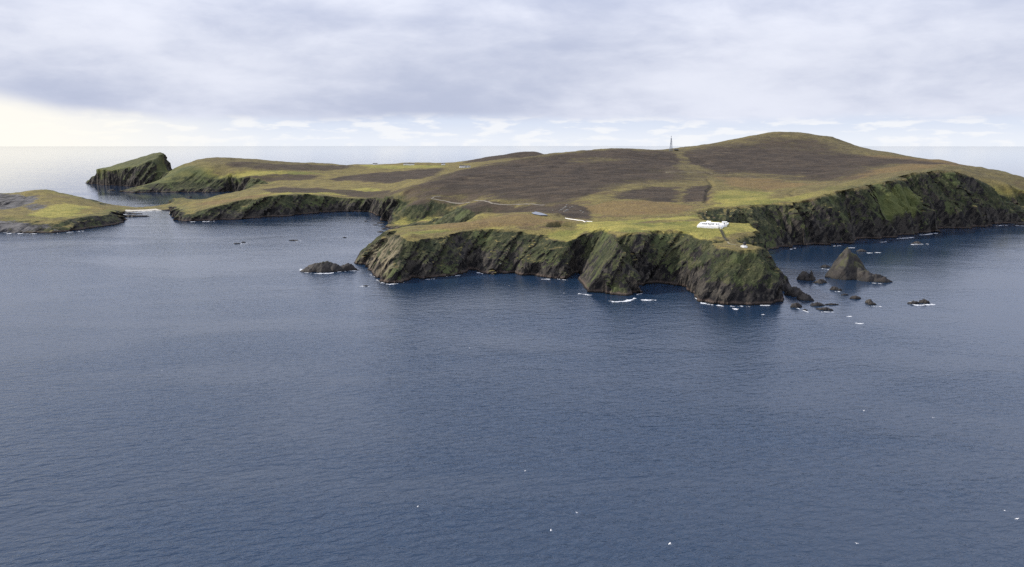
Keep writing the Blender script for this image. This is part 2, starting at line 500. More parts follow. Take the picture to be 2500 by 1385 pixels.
# gullies and ribs run slantwise down the faces (the beds dip to the left)
hh0 = PL * t
dip = 0.75 - 1.15 * east
bed = X - dip * hh0
rib = ridged(bed / (44 + 50 * east), Y / 200, 2)
rib2 = ridged(bed / (15 + 10 * east) + 50, Y / 80, 2)
band4 = np.clip(4 * t * (1 - t), 0, 1)
t2 = np.clip(t + band4 * (0.30 * rib + 0.09 * rib2 - 0.14), 0, 1)
prof = np.where(t2 < 0.22, t2 * 1.75, 0.385 + (t2 - 0.22) * (0.615 / 0.78))
prof = np.where(in_b, 1.0, prof)
Hh = PL * prof + top_n * np.clip(prof * 1.4 - 0.3, 0, 1)
Hh = np.where(in_c, np.maximum(Hh, 0.15) + 0.4 * np.minimum(d_c, 2.0) - 0.4, -np.minimum(d_c * 1.3, 12.0) - 0.4)
cap = 57 + np.maximum(0, -1434 - X) * 5.0 + np.maximum(0, X + 1385) * 0.8
Hh = np.where((X > -1475) & (X < -1330) & (Y > 3230) & (Y < 3620), np.minimum(Hh, cap + 3 * fbm(X / 15, Y / 15, 2)), Hh)
def buttress(ax_, ay_, ah, front, left, right, back, shift=0.0, rough=2.2, lean=0.0):
    """a wedge of rock with plane faces: apex, run of the front, left and right faces, rise of the ridge behind"""
    global Hh
    nx_ = rough * fbm(X / 11 + ax_, Y / 11, 3, 0.6); ny_ = rough * fbm(X / 11, Y / 11 + ay_, 3, 0.6)
    gro = 3.0 * (beds(X - 0.75 * np.maximum(Hh, 0), Y, 9.0, ax_ % 7) - 0.3)
    xa = ax_ + shift * (Y - ay_)
    fz = ah + (Y + ny_ - gro - ay_ + lean * (X - xa)) * ah / front
    lz_ = ah - (xa - X - nx_) * ah / left
    rz_ = ah - (X + nx_ - xa) * ah / right
    tz = ah + np.maximum(Y - ay_, -8) * back
    pz_ = np.minimum.reduce([fz, lz_ + 0.05 * np.maximum(Y - ay_, 0), rz_, tz])
    ok = (np.abs(X - ax_) < 130) & (Y < ay_ + 75) & (pz_ > -6)
    Hh = np.where(ok, np.maximum(Hh, pz_), Hh)


buttress(125.0, 957.0, 54.5, 40.0, 39.0, 25.0, 0.10, 0.02)
HG = np.full((NY, NX), -30.0, np.float32); HG[need] = Hh
TG = np.zeros((NY, NX), np.float32); TG[need] = np.where(in_b, 1.0, np.where(in_c, t, 0))
EDGE = np.zeros((NY, NX), np.float32); EDGE[need] = np.where(in_b, d_b, 0)

# horizontal relief on steep faces
gy_, gx_ = np.gradient(HG, YS, XS)
slope = np.hypot(gx_, gy_)
st = np.clip((slope - 0.45) / 0.7, 0, 1) * (HG > -6)
gx_n = gx_ / (slope + 1e-4); gy_n = gy_ / (slope + 1e-4)
eastg = np.clip((GX - 380) / 120, 0, 1) * np.clip((GY - 1150) / 100, 0, 1)
bedg = GX - (0.75 - 1.15 * eastg) * HG
vg = GY + 0.6 * HG
prow = np.clip(1.6 - np.hypot((GX - 258) / 34, (GY - 885) / 34), 0, 1)
relief = np.where(eastg > 0.5, 36.0 * (beds(bedg, vg, 88.0, 3.3) - 0.3) + 11.0 * (beds(bedg, vg, 27.0, 8.1) - 0.3),
                  (15.0 * (beds(bedg, vg, 42.0, 1.7) - 0.3) + 4.2 * (beds(bedg, vg, 13.0, 5.2) - 0.3)) * (1 - 0.55 * prow))
relief += 1.1 * fbm(bedg / 6, HG / 9 + GY / 40, 4, 0.6) + 0.7 * gnoise(HG / 3.0, bedg / 22)
relief *= np.where((GY > 1700) & (eastg < 0.5), 1.3, 1.0)
PXg = GX - gx_n * relief * st
PYg = GY - gy_n * relief * st
PZg = HG.copy()


def ground(x, y):
    """height of the land at a point (bilinear on the grid)"""
    x = np.clip(np.asarray(x, float), XS[0], XS[-1] - 1e-3); y = np.clip(np.asarray(y, float), YS[0], YS[-1] - 1e-3)
    i = np.clip(np.searchsorted(XS, x) - 1, 0, NX - 2); j = np.clip(np.searchsorted(YS, y) - 1, 0, NY - 2)
    u = (x - XS[i]) / (XS[i + 1] - XS[i]); v = (y - YS[j]) / (YS[j + 1] - YS[j])
    return (HG[j, i] * (1 - u) + HG[j, i + 1] * u) * (1 - v) + (HG[j + 1, i] * (1 - u) + HG[j + 1, i + 1] * u) * v


def hit(px, py):
    """where the sight line through a pixel first meets the land"""
    rx, ry, rz = ray(px, py)
    yy = np.arange(852, 5300, 1.0)
    tt = yy / ry
    g = ground(rx * tt, yy)
    k = np.nonzero(CAM_H + rz * tt <= g)[0]
    if len(k) == 0:
        return None
    k = k[0]
    return float(rx * tt[k]), float(yy[k]), float(g[k])


def hits(pts):
    out = [hit(*p) for p in pts]
    return np.array([(a[0], a[1]) for a in out if a is not None])


def soft_poly(pts, blur, world_pts=False):
    """soft membership of every grid point in a patch of ground"""
    q = np.array(pts) if world_pts else hits(pts)
    m = np.zeros((NY, NX), np.float32)
    lo = q.min(0) - 3 * blur; hi = q.max(0) + 3 * blur
    i0, i1 = np.searchsorted(XS, [lo[0], hi[0]]); j0, j1 = np.searchsorted(YS, [lo[1], hi[1]])
    if i1 <= i0 or j1 <= j0:
        return m
    x = GX[j0:j1, i0:i1]; y = GY[j0:j1, i0:i1]
    xx = x + blur * 0.9 * fbm(x / (blur * 2.2), y / (blur * 2.2), 3); yy = y + blur * 0.9 * fbm(x / (blur * 2.2) + 55, y / (blur * 2.2) + 7, 3)
    d, ins = poly_dist(xx, yy, q)
    sd = np.where(ins, d, -d)
    m[j0:j1, i0:i1] = np.clip(0.5 + sd / (2 * blur), 0, 1)
    return m


def soft_line(pts, width, world_pts=False):
    q = np.array(pts) if world_pts else hits(pts)
    m = np.zeros((NY, NX), np.float32)
    lo = q.min(0) - 4 * width; hi = q.max(0) + 4 * width
    i0, i1 = np.searchsorted(XS, [lo[0], hi[0]]); j0, j1 = np.searchsorted(YS, [lo[1], hi[1]])
    x = GX[j0:j1, i0:i1]; y = GY[j0:j1, i0:i1]
    best = np.full(x.shape, 1e9, np.float32)
    for a, b in zip(q[:-1], q[1:]):
        e = b - a; L = e @ e + 1e-9
        tt = np.clip(((x - a[0]) * e[0] + (y - a[1]) * e[1]) / L, 0, 1)
        best = np.minimum(best, np.hypot(x - a[0] - tt * e[0], y - a[1] - tt * e[1]))
    m[j0:j1, i0:i1] = np.clip(1.3 - best / width, 0, 1)
    return m


# small burns and ditches cut into the ground
for pts_, wd_, dp_ in (([(1728, 438), (1740, 452), (1728, 466), (1726, 480), (1722, 496)], 5, 3.5), ([(1940, 462), (1930, 470), (1937, 479)], 5, 2.5),
                       ([(1570, 539), (1620, 539.5), (1660, 542), (1702, 546)], 2.2, 1.3)):
    HG -= dp_ * soft_line(pts_, wd_)
HG -= 8.0 * soft_poly([(1336, 553), (1346, 543), (1368, 541), (1396, 542), (1406, 549), (1386, 556)], 3.0)
PZg = HG.copy()

# plant cover: heather moor (dark), fresh green turf, rusty-brown grass; what is left is tawny grass
heather = soft_poly([(945, 474), (1000, 459), (1050, 441), (1120, 422), (1200, 404), (1320, 381), (1440, 371), (1540, 368), (1600, 371), (1690, 370), (1745, 358), (1800, 356), (1880, 358),
                     (1980, 368), (2080, 380), (2220, 389), (2290, 399), (2150, 404), (2060, 425), (2000, 441), (1940, 436), (1900, 432), (1820, 421), (1760, 425), (1700, 412), (1650, 418),
                     (1600, 436), (1540, 447), (1480, 466), (1420, 481), (1390, 497), (1300, 500), (1150, 491), (1050, 478)], 95)
heather = np.maximum(heather, 0.55 * soft_poly([(1745, 358), (1830, 342), (1900, 334), (1990, 342), (2060, 362), (2060, 390), (1900, 385), (1780, 375)], 60))
heather = np.maximum(heather, 0.9 * soft_poly([(-260, 4900), (230, 4870), (230, 4500), (-260, 4500)], 30, True))
heather = np.maximum(heather, soft_poly([(1500, 486), (1530, 468), (1590, 458), (1655, 458), (1652, 494), (1580, 488)], 22))
heather = np.maximum(heather, soft_poly([(1672, 462), (1732, 452), (1724, 494), (1668, 496)], 14))
heather = np.maximum(heather, 0.75 * soft_poly([(970, 500), (1060, 490), (1300, 503), (1370, 502), (1370, 528), (1300, 517), (1180, 520), (1060, 520), (980, 515)], 12))
heather = np.maximum(heather, 0.9 * soft_poly([(1360, 500), (1410, 500), (1440, 515), (1440, 536), (1380, 530), (1340, 518)], 6))
heather = np.maximum(heather, 0.8 * soft_poly([(790, 440), (900, 424), (1010, 415), (1090, 411), (1060, 430), (960, 447), (880, 441)], 18))
heather = np.maximum(heather, 0.6 * soft_poly([(600, 432), (700, 425), (780, 430), (760, 440), (640, 442)], 12))
heather = np.maximum(heather, 0.6 * soft_poly([(560, 395), (700, 402), (860, 404), (850, 412), (700, 418), (560, 410)], 20))
heather = np.maximum(heather, 0.65 * soft_poly([(640, 462), (690, 457), (800, 462), (960, 462), (940, 478), (800, 470), (660, 471)], 10))
gaps = soft_poly([(1640, 372), (1668, 371), (1690, 400), (1740, 418), (1680, 425), (1640, 405), (1655, 392)], 12)
gaps = np.maximum(gaps, soft_poly([(1395, 497), (1440, 478), (1500, 462), (1548, 448), (1556, 456), (1500, 475), (1450, 492), (1420, 500)], 6))
gaps = np.maximum(gaps, 0.8 * soft_line([(1700, 415), (1760, 428), (1850, 425), (1950, 432)], 16))
gaps = np.maximum(gaps, 0.7 * soft_poly([(1380, 385), (1500, 382), (1560, 392), (1450, 400), (1380, 396)], 25))
heather = heather * (1 - 0.85 * gaps)

green = np.clip(1 - EDGE / 45, 0, 1) * (TG >= 1) * 0.5 * (GY > 1150)
green = np.maximum(green, 0.75 * soft_poly([(985, 580), (1060, 570), (1150, 556), (1060, 560), (1000, 566)], 10))
green = np.maximum(green, 0.9 * soft_poly([(1330, 582), (1340, 568), (1420, 560), (1480, 548), (1620, 543), (1700, 540), (1838, 549), (1850, 565), (1730, 585), (1640, 560), (1540, 575), (1430, 566), (1390, 590)], 8))
green = np.maximum(green, 1.0 * soft_poly([(1350, 585), (1360, 574), (1410, 572), (1390, 590)], 4))
green = np.maximum(green, 0.9 * soft_poly([(1720, 505), (1800, 485), (1900, 484), (2000, 465), (2080, 440), (2180, 430), (2170, 442), (2000, 478), (1880, 498)], 12))
green = np.maximum(green, 0.8 * soft_poly([(1735, 495), (1745, 468), (1800, 462), (1900, 470), (1880, 490)], 14))
green = np.maximum(green, 0.9 * soft_poly([(955, 545), (975, 535), (1060, 527), (1180, 518), (1180, 526), (1080, 538), (1000, 547)], 6))
green = np.maximum(green, 0.9 * soft_poly([(880, 403), (1000, 403), (1090, 404), (1090, 408), (1000, 412), (900, 411)], 30))
green = np.maximum(green, 0.8 * soft_poly([(400, 440), (470, 432), (560, 424), (700, 416), (820, 425), (700, 432), (590, 440), (440, 448)], 18))
green = np.maximum(green, 0.7 * soft_poly([(600, 480), (700, 466), (900, 458), (960, 464), (800, 475), (690, 478)], 12))
green = np.maximum(green, 0.85 * soft_poly([(60, 525), (160, 495), (280, 515), (200, 528), (120, 534)], 12))
green = np.maximum(green, 0.9 * soft_poly([(1400, 560), (1440, 540), (1640, 530), (1700, 525), (1690, 537), (1500, 548)], 10))
green = np.maximum(green, gaps * 0.3)
green = np.maximum(green, 0.9 * soft_poly([(2130, 475), (2180, 466), (2230, 480), (2235, 530), (2160, 545), (2140, 510)], 5) )
green = np.maximum(green, 0.95 * soft_poly([(-1850, 3350), (-1200, 2820), (-1000, 2850), (-1150, 3150), (-1400, 3450), (-1550, 3650), (-1850, 3600)], 40, True))
green = green * (1 - 0.75 * heather)

rust = soft_poly([(1040, 556), (1180, 530), (1290, 525), (1370, 540), (1330, 550), (1200, 556), (1100, 566)], 14)
rust = np.maximum(rust, 0.9 * soft_poly([(1400, 505), (1500, 490), (1620, 492), (1700, 505), (1660, 522), (1500, 530), (1440, 520)], 12))
rust = np.maximum(rust, 0.8 * soft_poly([(1750, 430), (1880, 436), (1990, 448), (2130, 430), (2300, 405), (2200, 400), (2000, 450), (1880, 465), (1780, 455)], 18))
rust = np.maximum(rust, 0.8 * soft_poly([(450, 505), (520, 490), (600, 480), (700, 470), (640, 486), (540, 500)], 8))
rust = np.maximum(rust, 0.7 * soft_poly([(2080, 378), (2250, 388), (2420, 415), (2300, 405), (2150, 395)], 14))
rust = np.maximum(rust, 0.6 * soft_poly([(180, 525), (240, 505), (290, 512), (240, 520)], 8))

deepg = 0.95 * soft_poly([(-1900, 3350), (-1200, 2800), (-950, 2820), (-1100, 3000), (-1300, 3200), (-1420, 3450), (-1550, 3700), (-1900, 3650)], 30, True)
deepg = np.maximum(deepg, 0.6 * np.clip(1 - EDGE / 30, 0, 1) * (TG >= 1) * (GY > 1500))
sand = soft_poly([(306, 519), (306, 512), (380, 510), (426, 509), (426, 516), (370, 517)], 3)
slab = soft_poly([(878, 640), (905, 610), (945, 578), (968, 580), (975, 640), (945, 685), (905, 668)], 7)     # pale bare slabs at the left end
bare = soft_poly([(1000, 590), (1150, 575), (1340, 580), (1420, 585), (1420, 680), (1000, 690)], 10) * 0.35 + soft_poly([(1480, 590), (1600, 570), (1640, 575), (1600, 690), (1560, 690)], 8) * 0.7
stone = 0.9 * soft_poly([(-120, 500), (-100, 470), (10, 474), (60, 480), (95, 476), (90, 486), (40, 508), (0, 512)], 10)
stone = np.maximum(stone, 0.8 * soft_poly([(-150, 565), (-120, 535), (0, 540), (110, 548), (140, 560), (60, 568)], 10))
stone = np.maximum(stone, 0.7 * soft_poly([(50, 505), (90, 495), (120, 505), (80, 515)], 8))
lush = soft_poly([(2130, 475), (2180, 466), (2230, 480), (2235, 530), (2160, 545), (2140, 510)], 5)

# build the land mesh, only what stands above or just under the water
zc = np.maximum.reduce([HG[:-1, :-1], HG[1:, :-1], HG[:-1, 1:], HG[1:, 1:]])
use = zc > -5.0
jj, ii = np.nonzero(use)
idx = jj * NX + ii
quads = np.stack([idx, idx + 1, idx + NX + 1, idx + NX], 1)
usedv = np.zeros(NY * NX, bool); usedv[quads.ravel()] = True
remap = np.cumsum(usedv) - 1
quads = remap[quads]
co = np.stack([PXg.ravel()[usedv], PYg.ravel()[usedv], PZg.ravel()[usedv]], 1)
land_me = grid_mesh('island_terrain', co, quads)
gq = np.maximum(slope[:-1, :-1], slope[1:, 1:])[jj, ii]
tq = np.maximum(TG[:-1, :-1], TG[1:, 1:])[jj, ii]
if len(land_me.polygons) == len(gq):
    land_me.polygons.foreach_set('use_smooth', ~((gq > 0.55) & (tq < 1.0)))
for nm, arr in (('heather', heather), ('green', green), ('rust', rust), ('sand', sand), ('slab', slab), ('bare', bare), ('lush', lush), ('deepg', deepg), ('stone', stone), ('cliff', 1 - TG)):
    a = land_me.attributes.new(nm, 'FLOAT', 'POINT')
    a.data.foreach_set('value', np.ascontiguousarray(arr.ravel()[usedv], np.float32))


# ------------------------------------------------------------------ materials
def new_mat(name):
    m = bpy.data.materials.new(name); m.use_nodes = True
    m.node_tree.nodes.clear()
    n = NT(m.node_tree)
    b = n.add('ShaderNodeBsdfPrincipled')
    o = n.add('ShaderNodeOutputMaterial')
    n.link(b.outputs[0], o.inputs['Surface'])
    return m, n, b


def rock_colour(n, pos, nz):
    """bedded dark sandstone with moss; returns colour and relief"""
    x, y, z = n.sep(pos)
    u = n.math('SUBTRACT', x, n.math('MULTIPLY', z, 0.7))
    v = n.math('ADD', z, n.math('MULTIPLY', x, 0.7))
    bed = n.comb(n.math('MULTIPLY', u, 0.14), n.math('MULTIPLY', y, 0.06), n.math('MULTIPLY', v, 0.042))
    b1 = n.noise(bed, 1.0, 8.0, 0.68, 0.3)
    b2 = n.noise(pos, 0.10, 7.0, 0.66)
    b3 = n.noise(pos, 0.55, 5.0, 0.68)
    col = n.mix(n.smooth(b1, 0.44, 0.56), (0.016, 0.015, 0.016), (0.060, 0.053, 0.045))
    col = n.mix(n.smooth(b2, 0.56, 0.62), col, (0.078, 0.070, 0.058))
    col = n.mix(n.math('MULTIPLY', n.smooth(b3, 0.66, 0.72), 0.8), col, (0.25, 0.24, 0.225))
    hgt = n.math('ADD', n.math('MULTIPLY', b1, 1.6), n.math('ADD', n.math('MULTIPLY', b2, 1.0), n.math('MULTIPLY', b3, 0.35)))
    return col, hgt, b1, b2, b3


m_land, n, b = new_mat('moorland')
geo = n.add('ShaderNodeNewGeometry')
pos = geo.outputs['Position']
nz = n.sep(geo.outputs['Normal'])[2]
z = n.sep(pos)[2]
rock, rh, b1, b2, b3 = rock_colour(n, pos, nz)
f1 = n.noise(pos, 0.011, 5.0, 0.6, 0.3)
f2 = n.noise(pos, 0.04, 9.0, 0.66, 0.2)
f3 = n.noise(pos, 0.22, 6.0, 0.7)
strk = n.noise(n.vmath('MULTIPLY', pos, (0.016, 0.034, 0.034)), 1.0, 7.0, 0.68, 0.3)
f3c = n.math('SUBTRACT', f3, 0.5); f2c = n.math('SUBTRACT', f2, 0.5)
wob = n.math('ADD', n.math('MULTIPLY', f2c, 2.2), n.math('MULTIPLY', f3c, 1.2))
wob2 = n.math('ADD', n.math('MULTIPLY', n.math('SUBTRACT', strk, 0.5), 2.8), n.math('ADD', n.math('MULTIPLY', n.math('SUBTRACT', f1, 0.5), 1.5), n.math('MULTIPLY', f3c, 1.0)))


def masked(name, lo=0.25, hi=0.75, w=wob):
    a = n.attr(name)
    on = n.smooth(a, 0.0, 0.08)
    return n.math('MULTIPLY', n.smooth(n.math('ADD', a, n.math('MULTIPLY', w, 0.55)), lo, hi), on)


tawny = n.mix(n.smooth(f2, 0.43, 0.57), (0.122, 0.102, 0.042), (0.178, 0.146, 0.052))
tawny = n.mix(n.smooth(strk, 0.54, 0.60), tawny, (0.115, 0.085, 0.045))
turf = n.mix(n.smooth(f2, 0.43, 0.57), (0.190, 0.178, 0.048), (0.265, 0.230, 0.062))
turf = n.mix(n.smooth(f1, 0.48, 0.62), turf, (0.125, 0.130, 0.036))
rusty = n.mix(n.smooth(f3, 0.42, 0.58), (0.125, 0.082, 0.040), (0.185, 0.125, 0.055))
moor = n.mix(n.smooth(strk, 0.44, 0.56), (0.034, 0.026, 0.021), (0.060, 0.045, 0.033))
moor = n.mix(n.smooth(n.math('ADD', strk, n.math('MULTIPLY', f3c, 0.25)), 0.62, 0.69), moor, (0.105, 0.083, 0.050))
c = n.mix(masked('green'), tawny, turf)
c = n.mix(n.math('MULTIPLY', n.smooth(n.math('ADD', z, n.math('MULTIPLY', wob, 22.0)), 62.0, 96.0), 0.8), c, n.mix(n.smooth(f2, 0.43, 0.57), (0.082, 0.068, 0.036), (0.125, 0.103, 0.048)))
c = n.mix(n.math('MULTIPLY', masked('rust'), 0.65), c, rusty)
c = n.mix(n.math('MULTIPLY', n.attr('deepg'), 0.8), c, n.mix(n.smooth(f2, 0.43, 0.57), (0.046, 0.059, 0.029), (0.070, 0.080, 0.036)))
c = n.mix(n.math('MULTIPLY', masked('heather', 0.0, 0.68, wob2), 0.96), c, moor)
grain = n.smooth(n.noise(pos, 0.5, 5.0, 0.72), 0.32, 0.68, 0.58, 1.38)
c = n.mix(1.0, c, n.comb(grain, grain, grain), 'MULTIPLY')
# cliff cover: mossy grass where it can hold, bare rock where it is steep or washed
moss = n.mix(n.smooth(f2, 0.43, 0.57), (0.025, 0.031, 0.016), (0.046, 0.050, 0.024))
moss = n.mix(n.smooth(b1, 0.52, 0.58), moss, (0.070, 0.070, 0.035))
moss = n.mix(1.0, moss, n.comb(grain, grain, grain), 'MULTIPLY')
hold = n.math('ADD', n.math('MULTIPLY', nz, 1.5), n.math('ADD', n.math('MULTIPLY', n.math('SUBTRACT', b1, 0.5), 1.6), n.math('MULTIPLY', n.math('SUBTRACT', b2, 0.5), 1.5)))
hold = n.math('SUBTRACT', hold, n.math('MULTIPLY', n.attr('bare'), 0.5))
macro = n.noise(n.vmath('ADD', pos, (31.0, 7.0, 90.0)), 0.019, 5.0, 0.6, 0.4)
hold = n.math('ADD', hold, n.math('MULTIPLY', n.math('SUBTRACT', macro, 0.47), 3.0))
moss = n.mix(n.smooth(macro, 0.56, 0.64), moss, (0.072, 0.084, 0.035))
hold = n.math('ADD', hold, n.smooth(z, 4.0, 40.0, -0.42, 0.12))
face = n.mix(n.smooth(hold, 0.72, 0.88), rock, moss)
face = n.mix(n.math('MULTIPLY', n.math('MULTIPLY', n.attr('slab'), n.smooth(b1, 0.42, 0.58)), 0.85), face, (0.21, 0.175, 0.115))
face = n.mix(n.smooth(n.attr('lush'), 0.3, 0.8), face, n.mix(n.smooth(f2, 0.43, 0.57), (0.085, 0.10, 0.036), (0.115, 0.125, 0.044)))
face = n.mix(n.smooth(n.math('ADD', z, n.math('MULTIPLY', b2, 6.0)), 7.5, 4.5), face, (0.10, 0.075, 0.062))
face = n.mix(n.smooth(n.math('ADD', z, n.math('MULTIPLY', b3, 2.0)), 3.4, 1.8), face, (0.014, 0.013, 0.013))
steep = n.smooth(n.math('ADD', nz, n.math('MULTIPLY', wob, 0.10)), 0.93, 0.80)
incl = n.smooth(n.attr('cliff'), 0.02, 0.10)
onface = n.math('MAXIMUM', n.math('MULTIPLY', incl, n.smooth(n.math('ADD', nz, n.math('MULTIPLY', wob, 0.06)), 0.985, 0.93)), n.math('MULTIPLY', steep, n.smooth(z, 60.0, 45.0)))
c = n.mix(onface, c, face)
c = n.mix(n.math('MULTIPLY', n.smooth(n.math('ADD', n.attr('stone'), wob), 0.45, 0.6), n.smooth(n.attr('stone'), 0.0, 0.1)), c, n.mix(n.smooth(f2, 0.4, 0.6), (0.03, 0.03, 0.032), (0.12, 0.115, 0.115)))
c = n.mix(n.smooth(n.attr('sand'), 0.4, 0.7), c, (0.48, 0.45, 0.39))
n.link(c, b.inputs['Base Color'])
b.inputs['Roughness'].default_value = 0.9
b.inputs['Specular IOR Level'].default_value = 0.15
bump = n.add('ShaderNodeBump')
bump.inputs['Strength'].default_value = 0.9
bump.inputs['Distance'].default_value = 1.6
n.link(n.math('ADD', n.math('MULTIPLY', onface, rh), n.math('MULTIPLY', f3, 1.5)), bump.inputs['Height'])
n.link(bump.outputs[0], b.inputs['Normal'])

land = obj('island_terrain', land_me, m_land)
tag(land, kind='structure')

m_rock, n, b = new_mat('sea_rock')
geo = n.add('ShaderNodeNewGeometry'); pos = geo.outputs['Position']
nz = n.sep(geo.outputs['Normal'])[2]; z = n.sep(pos)[2]
rock, rh, b1, b2, b3 = rock_colour(n, pos, nz)
mossy = n.math('ADD', n.math('MULTIPLY', nz, 1.1), n.math('MULTIPLY', n.math('SUBTRACT', b2, 0.5), 1.4))
mossy = n.math('MULTIPLY', n.smooth(mossy, 0.50, 0.85), n.smooth(z, 9.0, 17.0))
c = n.mix(n.smooth(b2, 0.40, 0.60), rock, (0.028, 0.023, 0.021))
c = n.mix(mossy, c, n.mix(b1, (0.040, 0.043, 0.019), (0.070, 0.068, 0.029)))
c = n.mix(n.smooth(n.math('ADD', z, n.math('MULTIPLY', b3, 2.0)), 2.9, 1.5), c, (0.014, 0.013, 0.013))
n.link(c, b.inputs['Base Color']); b.inputs['Roughness'].default_value = 0.75
b.inputs['Specular IOR Level'].default_value = 0.3
bump = n.add('ShaderNodeBump'); bump.inputs['Strength'].default_value = 1.0; bump.inputs['Distance'].default_value = 1.2
n.link(rh, bump.inputs['Height']); n.link(bump.outputs[0], b.inputs['Normal'])

# sea
m_sea, n, b = new_mat('sea_water')
geo = n.add('ShaderNodeNewGeometry'); pos = geo.outputs['Position']
x, y, _z = n.sep(pos)
th = math.radians(18)
rxx = n.math('ADD', n.math('MULTIPLY', x, math.cos(th)), n.math('MULTIPLY', y, math.sin(th)))
ryy = n.math('SUBTRACT', n.math('MULTIPLY', y, math.cos(th)), n.math('MULTIPLY', x, math.sin(th)))
wv = n.comb(n.math('MULTIPLY', rxx, 0.55), ryy, 0.0)
w1 = n.noise(wv, 0.085, 3.0, 0.5, 0.35)
w2 = n.noise(n.vmath('ADD', wv, (70, 30, 0)), 0.24, 4.0, 0.55, 0.3)
w3 = n.noise(n.comb(n.math('MULTIPLY', x, 0.8), y, 0.0), 0.9, 3.0, 0.6)
gust = n.noise(n.comb(n.math('MULTIPLY', x, 0.5), y, 0.0), 0.006, 4.0, 0.6, 0.5)
lift = n.smooth(gust, 0.36, 0.64, 0.55, 1.35)
fetch = n.smooth(n.math('ADD', y, n.math('MULTIPLY', n.math('SUBTRACT', gust, 0.5), 500.0)), 1050.0, 300.0, 0.95, 2.4)
lee = n.math('MULTIPLY', n.smooth(x, 180.0, 420.0), n.smooth(y, 420.0, 800.0))
fetch = n.math('MULTIPLY', fetch, n.math('SUBTRACT', 1.0, n.math('MULTIPLY', lee, 0.55)))
lift = n.math('MULTIPLY', n.math('MULTIPLY', lift, fetch), n.smooth(y, 1300.0, 2600.0, 1.0, 0.20))
hgt = n.math('ADD', n.math('MULTIPLY', w1, 0.55), n.math('ADD', n.math('MULTIPLY', w2, 0.62), n.math('MULTIPLY', w3, 0.07)))
hgt = n.math('MULTIPLY', hgt, lift)
bump = n.add('ShaderNodeBump'); bump.inputs['Strength'].default_value = 1.0; bump.inputs['Distance'].default_value = 1.0
n.link(hgt, bump.inputs['Height']); n.link(bump.outputs[0], b.inputs['Normal'])
deep = n.mix(n.smooth(gust, 0.35, 0.65), (0.009, 0.025, 0.054), (0.013, 0.033, 0.070))
n.link(deep, b.inputs['Base Color'])
n.link(n.smooth(y, 500.0, 2600.0, 0.17, 0.05), b.inputs['Roughness'])
b.inputs['IOR'].default_value = 1.38
R = 60000.0
ring = [(R * math.cos(2 * math.pi * i / 96), R * math.sin(2 * math.pi * i / 96), 0.0) for i in range(96)]
sea = obj('sea', mesh('sea', ring, [tuple(range(96))]), m_sea)
tag(sea, kind='structure')
#DETAILS
# ------------------------------------------------------------------ rocks standing in the sea
def sea_rock(name, label, peaks, group=None, jag=0.30, sharp=1.0, seed=0, cell=None):
    """peaks: (column, row of the waterline at its middle, height, half-length, half-depth, turn)"""
    w_ = []
    for p in peaks:
        x0, y0, _ = at_h(p[0], p[1], 0.0)
        w_.append((x0, y0, p[2], p[3], p[4], math.radians(p[5]) if len(p) > 5 else 0.0))
    ox, oy = w_[0][0], w_[0][1]
    m_ = max(max(a[3], a[4]) for a in w_) * 1.7 + 3
    x0 = min(a[0] for a in w_) - m_; x1 = max(a[0] for a in w_) + m_
    y0 = min(a[1] for a in w_) - m_; y1 = max(a[1] for a in w_) + m_
    c_ = cell or max(0.35, min(1.2, (x1 - x0) / 90))
    xs = np.arange(x0, x1, c_); ys = np.arange(y0, y1, c_)
    gx, gy = np.meshgrid(xs, ys)
    sx = gx + 0.16 * m_ * fbm(gx / (m_ * .45) + seed, gy / (m_ * .45), 3); sy = gy + 0.16 * m_ * fbm(gx / (m_ * .45) - seed, gy / (m_ * .45) + 9, 3)
    h = np.full(gx.shape, -4.0)
    for (a, b_, hh, rx_, ry_, rot) in w_:
        ca, sa = math.cos(rot), math.sin(rot)
        u = ((sx - a) * ca + (sy - b_) * sa) / rx_; v = (-(sx - a) * sa + (sy - b_) * ca) / ry_
        q = (np.abs(u) ** 1.2 + np.abs(v) ** 1.2) ** (1 / 1.2)
        cone = hh * np.where(q < 1, (1 - q) ** sharp, -(q - 1) * 2.0)
        h = np.maximum(h, cone + 0.12 * hh * (q < 1.15))
    hm = max(p[2] for p in peaks)
    bd = gx - 0.6 * h
    h = h + jag * np.minimum(np.maximum(h, 0.6), 0.5 * hm + 1) * (ridged(bd / (1.6 + hm * .30) + seed, gy / (3 + hm * .6), 3) - 0.25) + 0.25 * fbm(gx / 1.5, gy / 1.5 + seed, 2)
    h = h + np.clip(h, 0, 4) * 0.32 * (beds(gx - 0.6 * h, gy, 2.2 + hm * .16, seed + .7) - 0.35)
    zc = np.maximum.reduce([h[:-1, :-1], h[1:, :-1], h[:-1, 1:], h[1:, 1:]])
    j_, i_ = np.nonzero(zc > -1.2)
    id_ = j_ * gx.shape[1] + i_
    q_ = np.stack([id_, id_ + 1, id_ + gx.shape[1] + 1, id_ + gx.shape[1]], 1)
    uv = np.zeros(gx.size, bool); uv[q_.ravel()] = True
    rm = np.cumsum(uv) - 1
    cc = np.stack([gx.ravel()[uv] - ox, gy.ravel()[uv] - oy, np.maximum(h, -3).ravel()[uv]], 1)
    o = obj(name, grid_mesh(name, cc, rm[q_], smooth=False), m_rock, None, (ox, oy, 0.0))
    return tag(o, label, 'rock', group)


